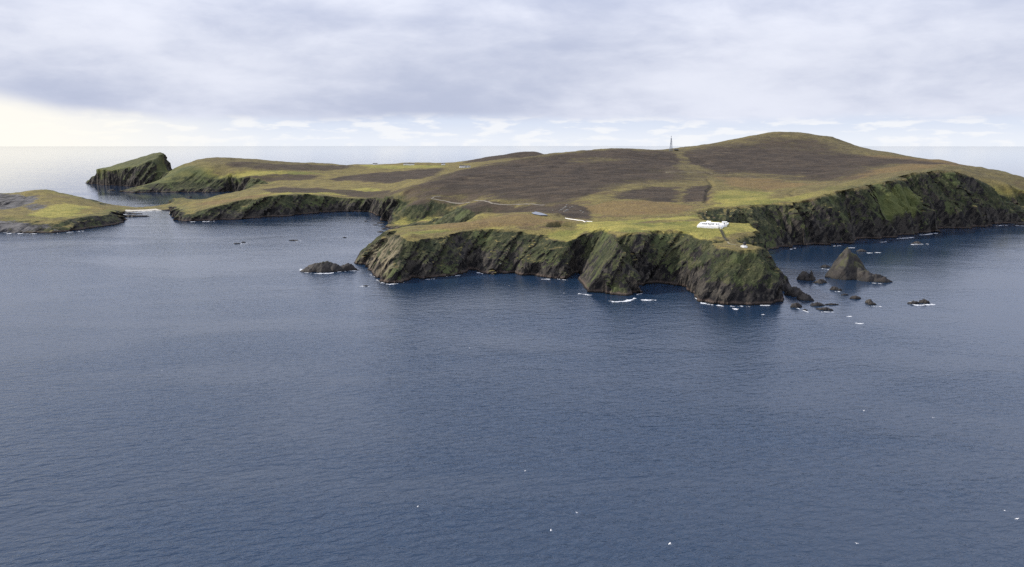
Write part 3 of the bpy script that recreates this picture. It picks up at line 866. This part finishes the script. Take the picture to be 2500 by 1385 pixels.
ROCKS = [
    ('sea_stack', 'tall pyramid-shaped sea stack with a green top off the right of the headland', [(2062, 677, 35, 27, 25), (2088, 680, 19, 20, 15), (2112, 683, 12, 19, 11), (2136, 686, 9, 19, 9), (2156, 689, 6, 14, 8, -15)], 0.13, 0.9),
    ('skerry', 'low double-humped dark skerry with surf, left of the pale slabs of the headland', [(792, 662, 11.5, 30, 13), (760, 664, 5, 16, 8), (843, 660, 8.5, 17, 10)], 0.25, 0.6),
    ('skerry', 'jagged black rock with a spike between the headland and the pyramid stack', [(1964, 683, 9, 12, 9), (1982, 684, 10, 5, 6), (2003, 691, 4.5, 9, 6)], 0.35, 0.8),
    ('rock_spur', 'long sloping dark slab of rock running out from the headland foot below the lighthouse', [(1918, 710, 8, 10, 8), (1940, 722, 9, 13, 8, -35), (1966, 732, 6, 11, 7, -35)], 0.3, 0.6),
    ('skerry', 'small dome-like dark rock with surf just off the tip of the long slab', [(1943, 750, 4.5, 6.5, 4)], 0.3, 0.6),
    ('skerry', 'tiny wet rock in surf in front of the small dome-like rock', [(1966, 758, 1.3, 2.6, 1.6)], 0.3, 0.6),
    ('skerry', 'hook-shaped low reddish rock in front of the long slab', [(1996, 746, 3.0, 8, 4.5), (2014, 757, 2.4, 8, 3.5, -30), (2030, 744.5, 1.6, 8, 2.0)], 0.35, 0.5),
    ('skerry', 'twin-topped little rock with surf in front of the pyramid stack', [(2037, 708, 3.6, 5.5, 4), (2049, 709.5, 2.2, 2.8, 2)], 0.3, 0.6),
    ('skerry', 'flat little rock, nearer of the two specks in the row below the pyramid stack', [(2064, 721, 1.6, 4, 2)], 0.3, 0.5),
    ('skerry', 'thin flat rock in the row of rocks right of the hook-shaped one', [(2087, 729.5, 3.0, 7, 4.6)], 0.3, 0.5),
    ('skerry', 'blocky dark rock with surf to its right, farther right than the thin flat rock', [(2122, 740, 4.0, 4.5, 4), (2127, 744, 2.6, 5, 3.2)], 0.35, 0.5),
    ('skerry', 'rightmost lone rock pair ringed by white surf in the open sea', [(2230, 741.5, 2.6, 6, 3), (2256, 740, 3.6, 6, 3)], 0.4, 0.5),
    ('skerry', 'rock ringed by surf off the foot of the high right-hand cliffs', [(2237, 595, 3.5, 9, 5)], 0.35, 0.6),
    ('skerry', 'low rock with a surf streak behind the pyramid stack', [(2103, 614, 3.0, 8, 5)], 0.35, 0.6),
    ('skerry', 'low rock touching the left foot of the pyramid stack', [(2015, 653, 3.0, 8, 4)], 0.35, 0.6),
    ('skerry', 'half-drowned rock with surf farthest left in the open bay', [(579, 595.5, 1.3, 7, 3), (595, 592.5, 1.4, 5, 3)], 0.3, 0.5),
    ('skerry', 'half-drowned rock with surf in the middle of the open bay', [(715, 588, 1.4, 8, 3.5), (723, 587.3, 1.0, 5, 2.5)], 0.3, 0.5),
    ('skerry', 'tiny dark rock in the bay nearest the tip of the headland', [(841, 580.5, 1.2, 4, 2.5)], 0.3, 0.5),
    ('skerry', 'long low rock off the bay shore, topmost of the cluster beside the green ledge', [(930, 545.5, 2.0, 10, 5)], 0.35, 0.5),
    ('skerry', 'flat rock standing farthest out in the cluster beside the green ledge', [(917, 550, 1.5, 7, 4)], 0.35, 0.5),
    ('skerry', 'small rock in the middle of the cluster beside the green ledge', [(931, 552.5, 1.5, 6, 3.5)], 0.35, 0.5),
    ('skerry', 'dark rock touching the shore under the green ledge', [(938, 560, 2.2, 6, 5)], 0.35, 0.5),
    ('skerry', 'low rock nearest the headland in the cluster beside the green ledge', [(929, 567, 1.8, 7, 4)], 0.35, 0.5),
    ('skerry', 'speck of rock in the bay left of the cluster beside the green ledge', [(894, 541, 1.2, 4.5, 3)], 0.35, 0.5),
    ('rock_spit', 'long low dark reef running from the left islet towards the sandy beach', [(318, 529.5, 4.5, 22, 9), (345, 529, 3.0, 18, 8)], 0.3, 0.4),
    ('rock_spit', 'thin upper reef between the left islet and the sandy beach', [(315, 521.5, 2.2, 16, 5), (334, 522.5, 1.6, 13, 4)], 0.3, 0.4),
    ('skerry', 'low black rock off the tip of the far left peninsula', [(272, 467, 6, 15, 9)], 0.3, 0.5),
    ('skerry', 'small knob of rock in the water behind the sandy beach', [(463, 482, 3.5, 9, 6)], 0.3, 0.5),
    ('skerry', 'dark rock at the right edge of the picture below the far cliffs', [(2494, 549, 5, 12, 7)], 0.35, 0.5),
    ('skerry', 'flat rock off the far cliffs just left of the right edge', [(2473, 547, 2.0, 6, 4)], 0.35, 0.5),
    ('skerry', 'wave-washed rock with surf in front of the pale-slabbed end of the headland', [(893, 699, 1.0, 4, 2)], 0.3, 0.5),
]
for k, (nm, lb, pk, jg, shp) in enumerate(ROCKS):
    sea_rock(nm, lb, pk, 'rocks standing in the sea', jg, shp, seed=k * 3.7)

# ------------------------------------------------------------------ surf
m_foam, n, b = new_mat('surf')
b.inputs['Base Color'].default_value = (0.58, 0.60, 0.63, 1); b.inputs['Roughness'].default_value = 0.9
FOAM = [
    ([(732, 655), (736, 662), (760, 668.5), (800, 668), (840, 662), (874, 661)], 2.0), ([(905, 671), (915, 676)], 1.0), ([(920, 684), (935, 691), (950, 695), (982, 691)], 1.9),
    ([(884, 699), (901, 699.5)], 1.8), ([(1090, 675), (1118, 673)], 1.3), ([(1166, 666), (1179, 668)], 1.8), ([(1040, 683), (1062, 681)], 0.7), ([(1325, 682), (1342, 682)], 1.5),
    ([(1361, 682), (1385, 684)], 0.8), ([(1414, 718), (1446, 720)], 2.6), ([(1431, 692), (1441, 695)], 1.5), ([(1486, 735), (1510, 737), (1536, 734), (1549, 729)], 2.2), ([(1569, 733), (1598, 733)], 1.8),
    ([(1556, 719), (1567, 717)], 1.0), ([(1698, 727), (1712, 739)], 0.9), ([(1717, 741), (1744, 745)], 1.8), ([(1758, 747), (1778, 750), (1797, 755)], 2.6), ([(1785, 748), (1830, 749)], 1.3), ([(1857, 746), (1878, 746)], 1.2),
    ([(1860, 768), (1866, 768)], 0.9), ([(2096, 684), (2128, 686)], 1.6), ([(2124, 691), (2152, 693)], 0.9), ([(2218, 742), (2240, 746), (2278, 744)], 1.9), ([(2222, 737), (2270, 737)], 0.8), ([(1949, 754), (1974, 763)], 1.2),
    ([(2006, 762), (2036, 762)], 0.8), ([(2118, 748), (2150, 749)], 1.2), ([(2040, 712), (2054, 712.5)], 0.9), ([(2190, 583), (2230, 580)], 1.8), ([(2250, 574), (2286, 570)], 2.2), ([(2118, 618), (2150, 617)], 1.4),
    ([(2224, 597), (2265, 596)], 1.6), ([(2036, 601), (2052, 600)], 1.8), ([(2070, 606), (2084, 605)], 1.5), ([(2150, 592), (2165, 590)], 1.2), ([(2068, 773), (2082, 773)], 1.2), ([(2092, 790), (2108, 790)], 1.6),
    ([(-60, 574), (0, 567.5), (18, 568)], 2.0), ([(20, 570.5), (86, 571)], 2.0), ([(128, 571), (142, 570)], 1.8), ([(166, 567.5), (204, 564)], 2.0), ([(-20, 513), (18, 513.5)], 2.6), ([(466, 541.5), (476, 541.5)], 2.0), ([(498, 541), (522, 540.5)], 2.0),
    ([(722, 589), (735, 588)], 1.5), ([(588, 596), (602, 594)], 1.6), ([(330, 517.5), (396, 515)], 1.4), ([(2430, 552), (2460, 550)], 1.4), ([(2008, 656), (2024, 659)], 1.0),
    ([(2480, 551), (2500, 552)], 1.6), ([(300, 524), (318, 525)], 1.8), ([(1930, 609), (1942, 606)], 1.4),
]
fv, ff = [], []
for k, (pts, wd) in enumerate(FOAM):
    q = np.array([at_h(*p)[:2] for p in pts])
    c_ = 0.55 if q[:, 1].mean() < 1250 else 1.0
    xs = np.arange(q[:, 0].min() - 3 * wd, q[:, 0].max() + 3 * wd, c_); ys = np.arange(q[:, 1].min() - 5 * wd, q[:, 1].max() + 5 * wd, c_)
    gx, gy = np.meshgrid(xs, ys)
    best = np.full(gx.shape, 1e9)
    for a, e_ in zip(q[:-1], q[1:]):
        ed = e_ - a; L = ed @ ed + 1e-9
        tt = np.clip(((gx - a[0]) * ed[0] + (gy - a[1]) * ed[1]) / L, 0, 1)
        best = np.minimum(best, np.hypot(gx - a[0] - tt * ed[0], (gy - a[1] - tt * ed[1]) * 0.6))
    nn = fbm(gx / (5.0 * wd) + k * 5, gy / (4.0 * wd), 5, 0.7)
    lv = wd * (0.36 + 1.9 * nn) - best
    j_, i_ = np.nonzero(lv > 0)
    for j, i in zip(j_, i_):
        bs = len(fv)
        x, y = xs[i], ys[j]
        hz = 0.12 + 0.25 * min(1.0, lv[j, i] / wd)
        r = c_ * 0.56
        fv += [(x - r, y - r, 0.06), (x + r, y - r, 0.06), (x + r, y + r, 0.06), (x - r, y + r, 0.06), (x, y, hz)]
        ff += [(bs, bs + 1, bs + 4), (bs + 1, bs + 2, bs + 4), (bs + 2, bs + 3, bs + 4), (bs + 3, bs, bs + 4)]
foam = obj('surf', mesh('surf', fv, ff, True), m_foam)
tag(foam, 'white surf washing round the rocks and along the cliff feet', 'surf', None, 'stuff')


# ------------------------------------------------------------------ things people built
def plain(name, col, rough=0.8, scale=0.6, var=0.12):
    m, n, b = new_mat(name)
    pos = n.add('ShaderNodeNewGeometry').outputs['Position']
    f = n.smooth(n.noise(pos, scale, 4.0, 0.6), 0.3, 0.7, 1 - var, 1 + var)
    n.link(n.mix(1.0, (*col, 1), n.comb(f, f, f), 'MULTIPLY'), b.inputs['Base Color'])
    b.inputs['Roughness'].default_value = rough
    return m


m_white = plain('white_limewash', (0.86, 0.86, 0.84), 0.85, 0.5, 0.04)
m_glass = plain('dark_window', (0.03, 0.04, 0.05), 0.2, 0.5, 0.1)
m_slate = plain('slate', (0.07, 0.07, 0.08), 0.8, 1.0, 0.2)
m_stone = plain('drystone', (0.036, 0.034, 0.024), 0.95, 1.5, 0.35)
m_black = plain('black_iron', (0.012, 0.012, 0.014), 0.5, 1.0, 0.1)
m_steel = plain('galvanised_steel', (0.10, 0.13, 0.20), 0.5, 0.4, 0.15)
m_track = plain('gravel_track', (0.17, 0.15, 0.12), 0.95, 0.4, 0.2)
m_path = plain('worn_turf_path', (0.20, 0.175, 0.11), 0.95, 0.5, 0.2)
m_yard = plain('pale_concrete', (0.78, 0.77, 0.74), 0.9, 0.4, 0.05)
m_green_roof = plain('grey_roof', (0.20, 0.21, 0.22), 0.8, 0.6, 0.1)


def G(x, y):
    return float(ground(x, y))


def wall_run(name, pts, half, high, mat, step=3.0, label=None, cat='wall', group=None):
    """a wall that follows the ground through world points"""
    pp = []
    for a, b_ in zip(pts[:-1], pts[1:]):
        k = max(1, int(math.hypot(b_[0] - a[0], b_[1] - a[1]) / step))
        pp += [(a[0] + (b_[0] - a[0]) * i / k, a[1] + (b_[1] - a[1]) * i / k) for i in range(k)]
    pp.append(tuple(pts[-1]))
    ox, oy = pp[0]; oz = G(ox, oy)
    v, f = [], []
    for i, (x, y) in enumerate(pp):
        a = pp[max(0, i - 1)]; c_ = pp[min(len(pp) - 1, i + 1)]
        tx, ty = c_[0] - a[0], c_[1] - a[1]; L = math.hypot(tx, ty) + 1e-9
        nx, ny = -ty / L * half, tx / L * half
        g = G(x, y) - oz
        v += [(x - ox + nx, y - oy + ny, g - 1.2), (x - ox + nx * .85, y - oy + ny * .85, g + high), (x - ox - nx * .85, y - oy - ny * .85, g + high), (x - ox - nx, y - oy - ny, g - 1.2)]
        if i:
            b0 = 4 * (i - 1); b1 = 4 * i
            f += [(b0, b0 + 1, b1 + 1, b1), (b0 + 1, b0 + 2, b1 + 2, b1 + 1), (b0 + 2, b0 + 3, b1 + 3, b1 + 2)]
    f += [(0, 3, 2, 1), tuple(4 * (len(pp) - 1) + q for q in (0, 1, 2, 3))]
    o = obj(name, mesh(name, v, f), mat, None, (ox, oy, oz))
    return tag(o, label, cat, group)


def ribbon(name, pts, width, mat, lift=0.25, step=4.0):
    pp = []
    for a, b_ in zip(pts[:-1], pts[1:]):
        k = max(1, int(math.hypot(b_[0] - a[0], b_[1] - a[1]) / step))
        pp += [(a[0] + (b_[0] - a[0]) * i / k, a[1] + (b_[1] - a[1]) * i / k) for i in range(k)]
    pp.append(tuple(pts[-1]))
    v, f = [], []
    for i, (x, y) in enumerate(pp):
        a = pp[max(0, i - 1)]; c_ = pp[min(len(pp) - 1, i + 1)]
        tx, ty = c_[0] - a[0], c_[1] - a[1]; L = math.hypot(tx, ty) + 1e-9
        for s in (-1, 0, 1):
            X_, Y_ = x - s * ty / L * width / 2, y + s * tx / L * width / 2
            v.append((X_, Y_, G(X_, Y_) + lift))
        if i:
            b0 = 3 * (i - 1); b1 = 3 * i
            f += [(b0, b0 + 1, b1 + 1, b1), (b0 + 1, b0 + 2, b1 + 2, b1 + 1)]
    o = obj(name, mesh(name, v, f, True), mat)
    return tag(o, kind='structure')


def H2(px, py):
    a = hit(px, py)
    return (a[0], a[1])


# the walled lighthouse station on the green
fl, fr, br, bl = H2(1702, 555.5), H2(1762.5, 559), H2(1779, 546.5), H2(1711, 545)
ax = Vector((fr[0] - fl[0], fr[1] - fl[1])); LEN = ax.length; rz = math.atan2(ax.y, ax.x)
zb = max(G(*fl), G(*fr), G(*br), G(*bl))
exx = ax.normalized(); eyy = Vector((-exx.y, exx.x))


def loc2(u, v):
    return (fl[0] + exx.x * u + eyy.x * v, fl[1] + exx.y * u + eyy.y * v)


dep = (Vector(bl) - Vector(fl)).dot(eyy)
bru = (Vector(br) - Vector(fl)).dot(exx); brv = (Vector(br) - Vector(fl)).dot(eyy); blu = (Vector(bl) - Vector(fl)).dot(exx)
bw = wall_run('boundary_wall', [loc2(LEN - 5.0, 0), loc2(0, 0), bl, br, fr, loc2(LEN - 2.0, 0)], 0.40, 1.3, m_white, 3.0, 'white boundary wall round the lighthouse station on the green headland', 'wall')
# white gate piers at the opening
for k, du in enumerate((LEN - 5.0, LEN - 2.0)):
    x, y = loc2(du, -0.05)
    Boxes().box(-.6, .6, -.6, .6, -1, 2.7).box(-.75, .75, -.75, .75, 2.7, 3.0).build('gate_pier', m_white, bw, (x - bw.location.x, y - bw.location.y, G(x, y) - bw.location.z), rz)
sx, sy = loc2(4.0, dep * 0.22)
st = empty('lighthouse_station', (sx, sy, zb - 0.2), rz)
tag(st, 'long white flat-roofed lighthouse station with a row of small windows', 'building')
BL, BD, BH = LEN - 9.5, 11.0, 3.2
Boxes().box(0, BL, 0, BD, -2.5, BH).build('wall', m_white, st)
rf = Boxes().box(-.3, BL + .3, -.3, BD + .3, BH, BH + .35).build('roof', m_white, st)
Boxes().box(.8, BL - .8, .8, BD - .8, BH + .35, BH + .40).build('roof_felt', m_yard, rf)
Boxes().box(BL * .24, BL * .24 + 5.5, BD - 4.0, BD + 2, -1, BH + 1.6).build('tower_block', m_white, st)
ch = Boxes().box(BL * .30, BL * .30 + 1.1, BD - 2, BD - 1, BH + 1.6, BH + 2.6).build('chimney', m_white, st)
for u in (.10, .21, .29, .43, .62, .70, .90):
    wn = Boxes().box(BL * u - .55, BL * u + .55, -.06, .05, 1.5, 3.1).build('window', m_glass, st)
    Boxes().box(BL * u - .75, BL * u + .75, -.16, -.02, 1.28, 1.48).build('sill', m_white, wn)
dr = Boxes().box(BL * .51 - .55, BL * .51 + .55, -.06, .05, 0, 2.4).build('door', m_slate, st)
Boxes().box(BL + .001, BL + .08, 2.0, 7.5, -.5, 3.6).build('dark_end_door', m_slate, st)
yd = [Vector(loc2(1, .8)) - Vector((sx, sy)), Vector(loc2(LEN - 1, .8)) - Vector((sx, sy)), Vector(br) - Vector((sx, sy)), Vector(bl) - Vector((sx, sy))]
cr, sr = math.cos(-rz), math.sin(-rz)
yv = [(p.x * cr - p.y * sr, p.x * sr + p.y * cr) for p in yd]
obj('yard', mesh('yard', [(a, c_, .28) for a, c_ in yv] + [(a, c_, -3) for a, c_ in yv], [(0, 1, 2, 3), (0, 4, 5, 1), (1, 5, 6, 2), (2, 6, 7, 3), (3, 7, 4, 0)]), m_yard, st)
ox, oy = loc2(LEN - 1.5 + (bru - LEN) * .5, brv * .52)
ob = empty('outbuilding', (ox, oy, zb + .1), rz)
tag(ob, 'small white outbuilding in the right corner of the walled lighthouse station', 'building')
Boxes().box(-3.0, 3.0, -2.5, 2.5, -3, 3.6).build('wall', m_white, ob)
Boxes().box(-3.2, 3.2, -2.7, 2.7, 3.6, 3.9).build('roof', m_white, ob)
Boxes().box(-.6, .6, -2.56, -2.45, .2, 2.6).build('door', m_slate, ob)

# walls and path down to the light
pa, pb = H2(1757, 562), H2(1774, 589)
pc, pdn = H2(1760.5, 561.5), H2(1777, 588.5)
wall_run('stone_wall', [pa, pb], 0.35, 0.9, m_stone, 3.0, 'left of two dark stone walls running from the white station to the light', 'wall', 'walls along the path to the light')
wall_run('stone_wall', [pc, pdn], 0.45, 1.2, m_stone, 3.0, 'right of two dark stone walls running from the white station to the light', 'wall', 'walls along the path to the light')
ribbon('footpath', [H2(1776, 591), H2(1782, 596), H2(1795, 598.5), H2(1808, 600), H2(1815, 603.5)], 2.2, m_path, 0.2)

lx, ly = H2(1817.5, 605)
lz = G(lx, ly)
lt = empty('lighthouse', (lx, ly, lz))
tag(lt, 'squat white lighthouse with a black lantern on the grassy headland tip', 'lighthouse')
Boxes().lathe([(3.3, -2), (3.3, 1.7), (3.0, 1.8), (2.9, 1.0)], 20).build('base_wall', m_white, lt)
Boxes().lathe([(2.0, 0), (1.9, 2.5), (2.2, 2.6), (2.2, 2.8)], 16).build('tower', m_white, lt)
ln = Boxes().lathe([(1.6, 2.8), (1.6, 5.2)], 12).build('lantern', m_black, lt)
Boxes().lathe([(1.85, 5.2), (1.6, 5.8), (.8, 6.5), (.25, 6.9), (.1, 7.5)], 12).build('dome', m_black, ln)
for i in range(12):
    a = i * math.pi / 6
    Boxes().bar((2.1 * math.cos(a), 2.1 * math.sin(a), 2.8), (2.1 * math.cos(a), 2.1 * math.sin(a), 3.7), .05).build('railing_post', m_white, lt)
Boxes().box(-3.9, -1.5, -1.2, 1.2, -1, 2.4).build('store', m_white, lt)

# white wall and pond in the dip behind
wall_run('white_wall', [H2(1380, 533.5), H2(1402, 537), H2(1424, 540.5), H2(1428, 543), H2(1432, 541.3), H2(1446, 542.3)], 0.25, 0.9, m_white, 4.0, 'long low white wall on the slope left of the lighthouse station', 'wall')
pq = [hit(*p) for p in ((1297, 521), (1308, 519), (1322, 520.5), (1330, 524), (1338, 529), (1318, 527.5), (1303, 524.5))]
pz = max(a[2] for a in pq) + 0.35
m_pond, n, b = new_mat('pond_water')
b.inputs['Base Color'].default_value = (0.05, 0.06, 0.08, 1); b.inputs['Roughness'].default_value = 0.04; b.inputs['IOR'].default_value = 1.33
pond = obj('pond', mesh('pond', [(a[0], a[1], pz) for a in pq], [tuple(range(len(pq)))]), m_pond)
tag(pond, kind='structure')
# road and tracks
ribbon('road', [H2(1076, 480), H2(1060, 481.5), H2(1053, 486), H2(1085, 491), H2(1140, 495), H2(1200, 497.3), H2(1260, 499.5), H2(1330, 501)], 3.6, m_track, 0.35, 8)
ribbon('track', [H2(1625, 421.5), H2(1650, 421), H2(1690, 421.5), H2(1740, 424)], 5.0, m_path, 0.35, 8)

# pale rock slabs breaking through the heather behind the pond
m_slabs = plain('weathered_sandstone', (0.22, 0.21, 0.185), 0.95, 1.2, 0.3)
rg2 = random.Random(9)
for k, (px, py, L_, th_) in enumerate([(1371, 513.5, 3.2, 35), (1376, 509.5, 2.6, 40), (1381, 506.5, 3.2, 60), (1384, 501, 2.4, 70), (1380, 517, 3.0, 30), (1384.5, 514, 3.2, 30), (1398, 505, 2.0, 0),
                                       (1417.5, 515.5, 2.2, 10), (1424, 519, 1.8, 0), (1364.5, 516, 1.8, 20), (1392, 508, 1.6, 45), (1350, 514.5, 1.6, 0)]):
    a = hit(px, py)
    v, f = [], []
    for zz_, sc_ in ((-1.0, 1.05), (0.5, 1.0), (1.1, 0.6)):
        for q in range(7):
            an = q * 2 * math.pi / 7
            r_ = sc_ * rg2.uniform(.75, 1.2)
            v.append((L_ * r_ * math.cos(an), L_ * .55 * r_ * math.sin(an), zz_ * L_ * .5))
    for lev in (0, 1):
        for q in range(7):
            f.append((lev * 7 + q, lev * 7 + (q + 1) % 7, lev * 7 + 7 + (q + 1) % 7, lev * 7 + 7 + q))
    f.append(tuple(14 + q for q in range(7)))
    o = obj('boulder', mesh('boulder', v, f), m_slabs, None, a, math.radians(th_))
    tag(o, 'pale flat boulder in the dark heather slope behind the pond', 'rock', 'boulders on the slope behind the pond')

# the mast on the ridge
mh = hit(1638, 368.5)
mx, my, mz = mh
ms = empty('radio_mast', (mx, my, mz - 1.0))
tag(ms, 'tall steel lattice radio mast on the heather ridge', 'mast')
HT = 42.0


def half(z): return 3.6 * (1 - z / HT) ** 1.15 + 0.9


lv = [0, 9, 16.5, 23, 28.5, 33.5, 38, 42]
for sx_, sy_ in ((1, 1), (1, -1), (-1, 1), (-1, -1)):
    bb = Boxes()
    for a, c_ in zip(lv[:-1], lv[1:]):
        bb.bar((sx_ * half(a), sy_ * half(a), a), (sx_ * half(c_), sy_ * half(c_), c_), .30)
    bb.build('leg', m_steel, ms)
for a, c_ in zip(lv[:-1], lv[1:]):
    bb = Boxes(); ha, hc = half(a), half(c_)
    for q in range(4):
        p0 = [(1, 1), (1, -1), (-1, -1), (-1, 1)][q]; p1 = [(1, -1), (-1, -1), (-1, 1), (1, 1)][q]
        bb.bar((p0[0] * ha, p0[1] * ha, a), (p1[0] * hc, p1[1] * hc, c_), .14)
        bb.bar((p1[0] * ha, p1[1] * ha, a), (p0[0] * hc, p0[1] * hc, c_), .14)
        bb.bar((p0[0] * hc, p0[1] * hc, c_), (p1[0] * hc, p1[1] * hc, c_), .14)
    bb.build('bracing', m_steel, ms)
for z_, off in ((24, -2.6), (30, 2.6), (40, -1.8)):
    Boxes().lathe([(.3, 0), (1.5, .5), (1.6, .9)], 14).build('dish', m_steel, ms, (off, -1.5, z_))
Boxes().bar((0, 0, 41), (0, 0, 50), .3).bar((-1.6, 0, 46), (1.6, 0, 46), .25).box(-.8, .8, -.8, .8, 47.5, 49.2).build('aerial', m_steel, ms)
hx, hy = H2(1651, 368.3)
hu = empty('mast_cabin', (hx, hy, G(hx, hy)))
tag(hu, 'low dark cabin beside the lattice mast on the ridge', 'hut')
Boxes().box(-7, 7, -3, 3, -2, 4).build('wall', m_stone, hu)
obj('roof', mesh('roof', [(-7.4, -3.5, 3.9), (7.4, -3.5, 3.9), (7.4, 3.5, 3.9), (-7.4, 3.5, 3.9), (-7.4, 0, 6), (7.4, 0, 6)], [(0, 1, 5, 4), (2, 3, 4, 5), (0, 4, 3), (1, 2, 5), (0, 3, 2, 1)]), m_slate, hu)


# far white crofts
def croft(px, py, L, W_, H_, ang, label, roof=None):
    a = hit(px, py)
    if a is None:
        return
    e = empty('croft_house', (a[0], a[1], a[2]), math.radians(ang))
    tag(e, label, 'house', 'far white houses')
    Boxes().box(-L / 2, L / 2, -W_ / 2, W_ / 2, -2, H_).build('wall', m_white, e)
    v = [(-L / 2 - .3, -W_ / 2 - .4, H_ - .1), (L / 2 + .3, -W_ / 2 - .4, H_ - .1), (L / 2 + .3, W_ / 2 + .4, H_ - .1), (-L / 2 - .3, W_ / 2 + .4, H_ - .1), (-L / 2 - .3, 0, H_ + W_ * .42), (L / 2 + .3, 0, H_ + W_ * .42)]
    r = obj('roof', mesh('roof', v, [(0, 1, 5, 4), (2, 3, 4, 5), (0, 4, 3), (1, 2, 5), (0, 3, 2, 1)]), roof or m_slate, e)
    for s in (-1, 1):
        Boxes().box(s * (L / 2 - 1) - .6, s * (L / 2 - 1) + .6, -.5, .5, H_ + W_ * .25, H_ + W_ * .42 + 1.4).build('chimney', m_white, r)
    for u in (-.3, .3):
        Boxes().box(L * u - .6, L * u + .6, -W_ / 2 - .06, -W_ / 2 + .05, 1, 2.6).build('window', m_glass, e)
    Boxes().box(-.6, .6, -W_ / 2 - .06, -W_ / 2 + .05, 0, 2.3).build('door', m_slate, e)


croft(1128, 409.5, 22, 9, 6, 10, 'larger white house on the edge of the low country behind the heather hill')
croft(1139, 409, 15, 8, 4.5, -8, 'smaller white house right of the larger one behind the heather hill')
croft(1146, 408.6, 10, 7, 4, 0, 'tiny white outlying house, rightmost of the row behind the heather hill')
croft(916, 402.8, 26, 10, 6, 5, 'lone far white house at the left end of the green fields')
croft(991, 403.2, 26, 10, 6, -5, 'far white house, left one of two side by side on the green fields')
croft(1004, 403.8, 34, 10, 6, 5, 'far long white house, right one of two side by side on the green fields')
croft(1082, 403, 20, 9, 6, 5, 'far dark-roofed house on the skyline left of the dark blue headland')

# ------------------------------------------------------------------ gulls
m_gull = plain('white_feathers', (0.82, 0.82, 0.82), 0.8, 2.0, 0.04)
m_tip = plain('dark_feathers', (0.05, 0.05, 0.055), 0.8, 2.0, 0.1)


def gull_meshes():
    bd = Boxes().lathe([(.02, -.48), (.08, -.40), (.14, -.18), (.15, .05), (.11, .25), (.10, .34), (.06, .42), (.015, .50)], 8)
    me = mesh('body', [(x, z_, y) for x, y, z_ in bd.v], bd.f, True)
    def wing(s):
        return mesh('wing', [(s * .08, .16, .05), (s * .08, -.14, .04), (s * .55, .22, .22), (s * .55, -.08, .21), (s * .95, .05, .16), (s * .92, -.10, .155),
                             (s * .08, .14, .00), (s * .08, -.12, .00), (s * .55, .20, .19), (s * .55, -.06, .18)],
                    [(0, 2, 3, 1), (2, 4, 5, 3), (6, 7, 9, 8), (8, 9, 5, 4), (0, 6, 8, 2), (2, 8, 4), (1, 3, 9, 7), (3, 5, 9)])
    def tip(s):
        return mesh('wing_tip', [(s * .94, .055, .168), (s * .91, -.11, .163), (s * 1.22, -.10, .07), (s * .94, .05, .145), (s * .91, -.105, .14)], [(0, 2, 1), (3, 4, 2), (0, 3, 2), (1, 2, 4), (0, 1, 4, 3)])
    tail = mesh('tail', [(-.06, -.40, .01), (.06, -.40, .01), (.14, -.62, 0), (-.14, -.62, 0), (0, -.42, -.03)], [(0, 1, 2, 3), (0, 3, 4), (3, 2, 4), (2, 1, 4)])
    for m_ in (me, tail): m_.materials.append(m_gull)
    wl, wr, tl, tr = wing(-1), wing(1), tip(-1), tip(1)
    for m_ in (wl, wr): m_.materials.append(m_gull)
    for m_ in (tl, tr): m_.materials.append(m_tip)
    return me, wl, wr, tl, tr, tail


GM = gull_meshes()
GULLS = [
    (1345, 1295, 30, 1.25, 'gull low over the bottom of the picture, left of the largest gull'),
    (1635, 1328, 35, 1.5, 'lowest and largest gull at the bottom of the picture, right of the middle'),
    (1408, 1252, 25, 1.0, 'gull gliding above and right of the lowest gulls near the bottom middle'),
    (1282, 1150, 25, 1.0, 'gull near the bottom middle, highest of the gulls in that part of the sea'),
    (1020, 1237, 25, 1.0, 'lone gull over the dark water at the lower left of the middle'),
    (1146, 850, 20, 1.1, 'lone gull over the open water below the left part of the headland'),
    (395, 905, 15, 1.3, 'lone gull over the open sea far to the left'),
    (2109, 1003, 20, 1.1, 'gull over the pale sea to the right, left one of two level birds'),
    (2278, 1020, 20, 1.3, 'gull over the pale sea to the right, right one of two level birds'),
    (2453, 1247, 25, 1.2, 'gull near the right edge, left one of a close pair'),
    (2483, 1267, 25, 1.4, 'gull nearest the right edge, right one of a close pair'),
    (2092, 1327, 25, 1.1, 'gull near the bottom right, lowest bird on the right'),
    (1222, 644, 22, 1.6, 'white gull flying in front of the dark cliffs left of the inlet'),
    (1205, 671, 8, 1.4, 'gull just above the water at the foot of the left cliffs'),
    (1243, 698, 10, 1.5, 'gull over the dark cliff reflection below the left cliffs'),
    (1377, 716, 8, 1.5, 'gull over the water left of the surf at the pyramid rib'),
    (1853, 694, 18, 1.5, 'gull in front of the mossy face below the lighthouse'),
    (1868, 684, 22, 1.2, 'small gull right of and above the other on the face below the lighthouse'),
    (1395, 736, 8, 1.3, 'gull low on the water below the surf of the pyramid rib'),
]
rg = random.Random(4)
for k, (px, py, hz, scl, lb) in enumerate(GULLS):
    x, y, _ = at_h(px, py, hz)
    e = empty('gull', (x, y, hz), rg.uniform(0, 6.28))
    e.rotation_euler = (rg.uniform(-.15, .15), rg.uniform(-.35, .35), e.rotation_euler.z)
    e.scale = (scl * .6,) * 3
    tag(e, lb, 'bird', 'gulls over the sea')
    for nm, m_ in zip(('body', 'wing', 'wing', 'wing_tip', 'wing_tip', 'tail'), GM):
        obj(nm, m_, None, e)
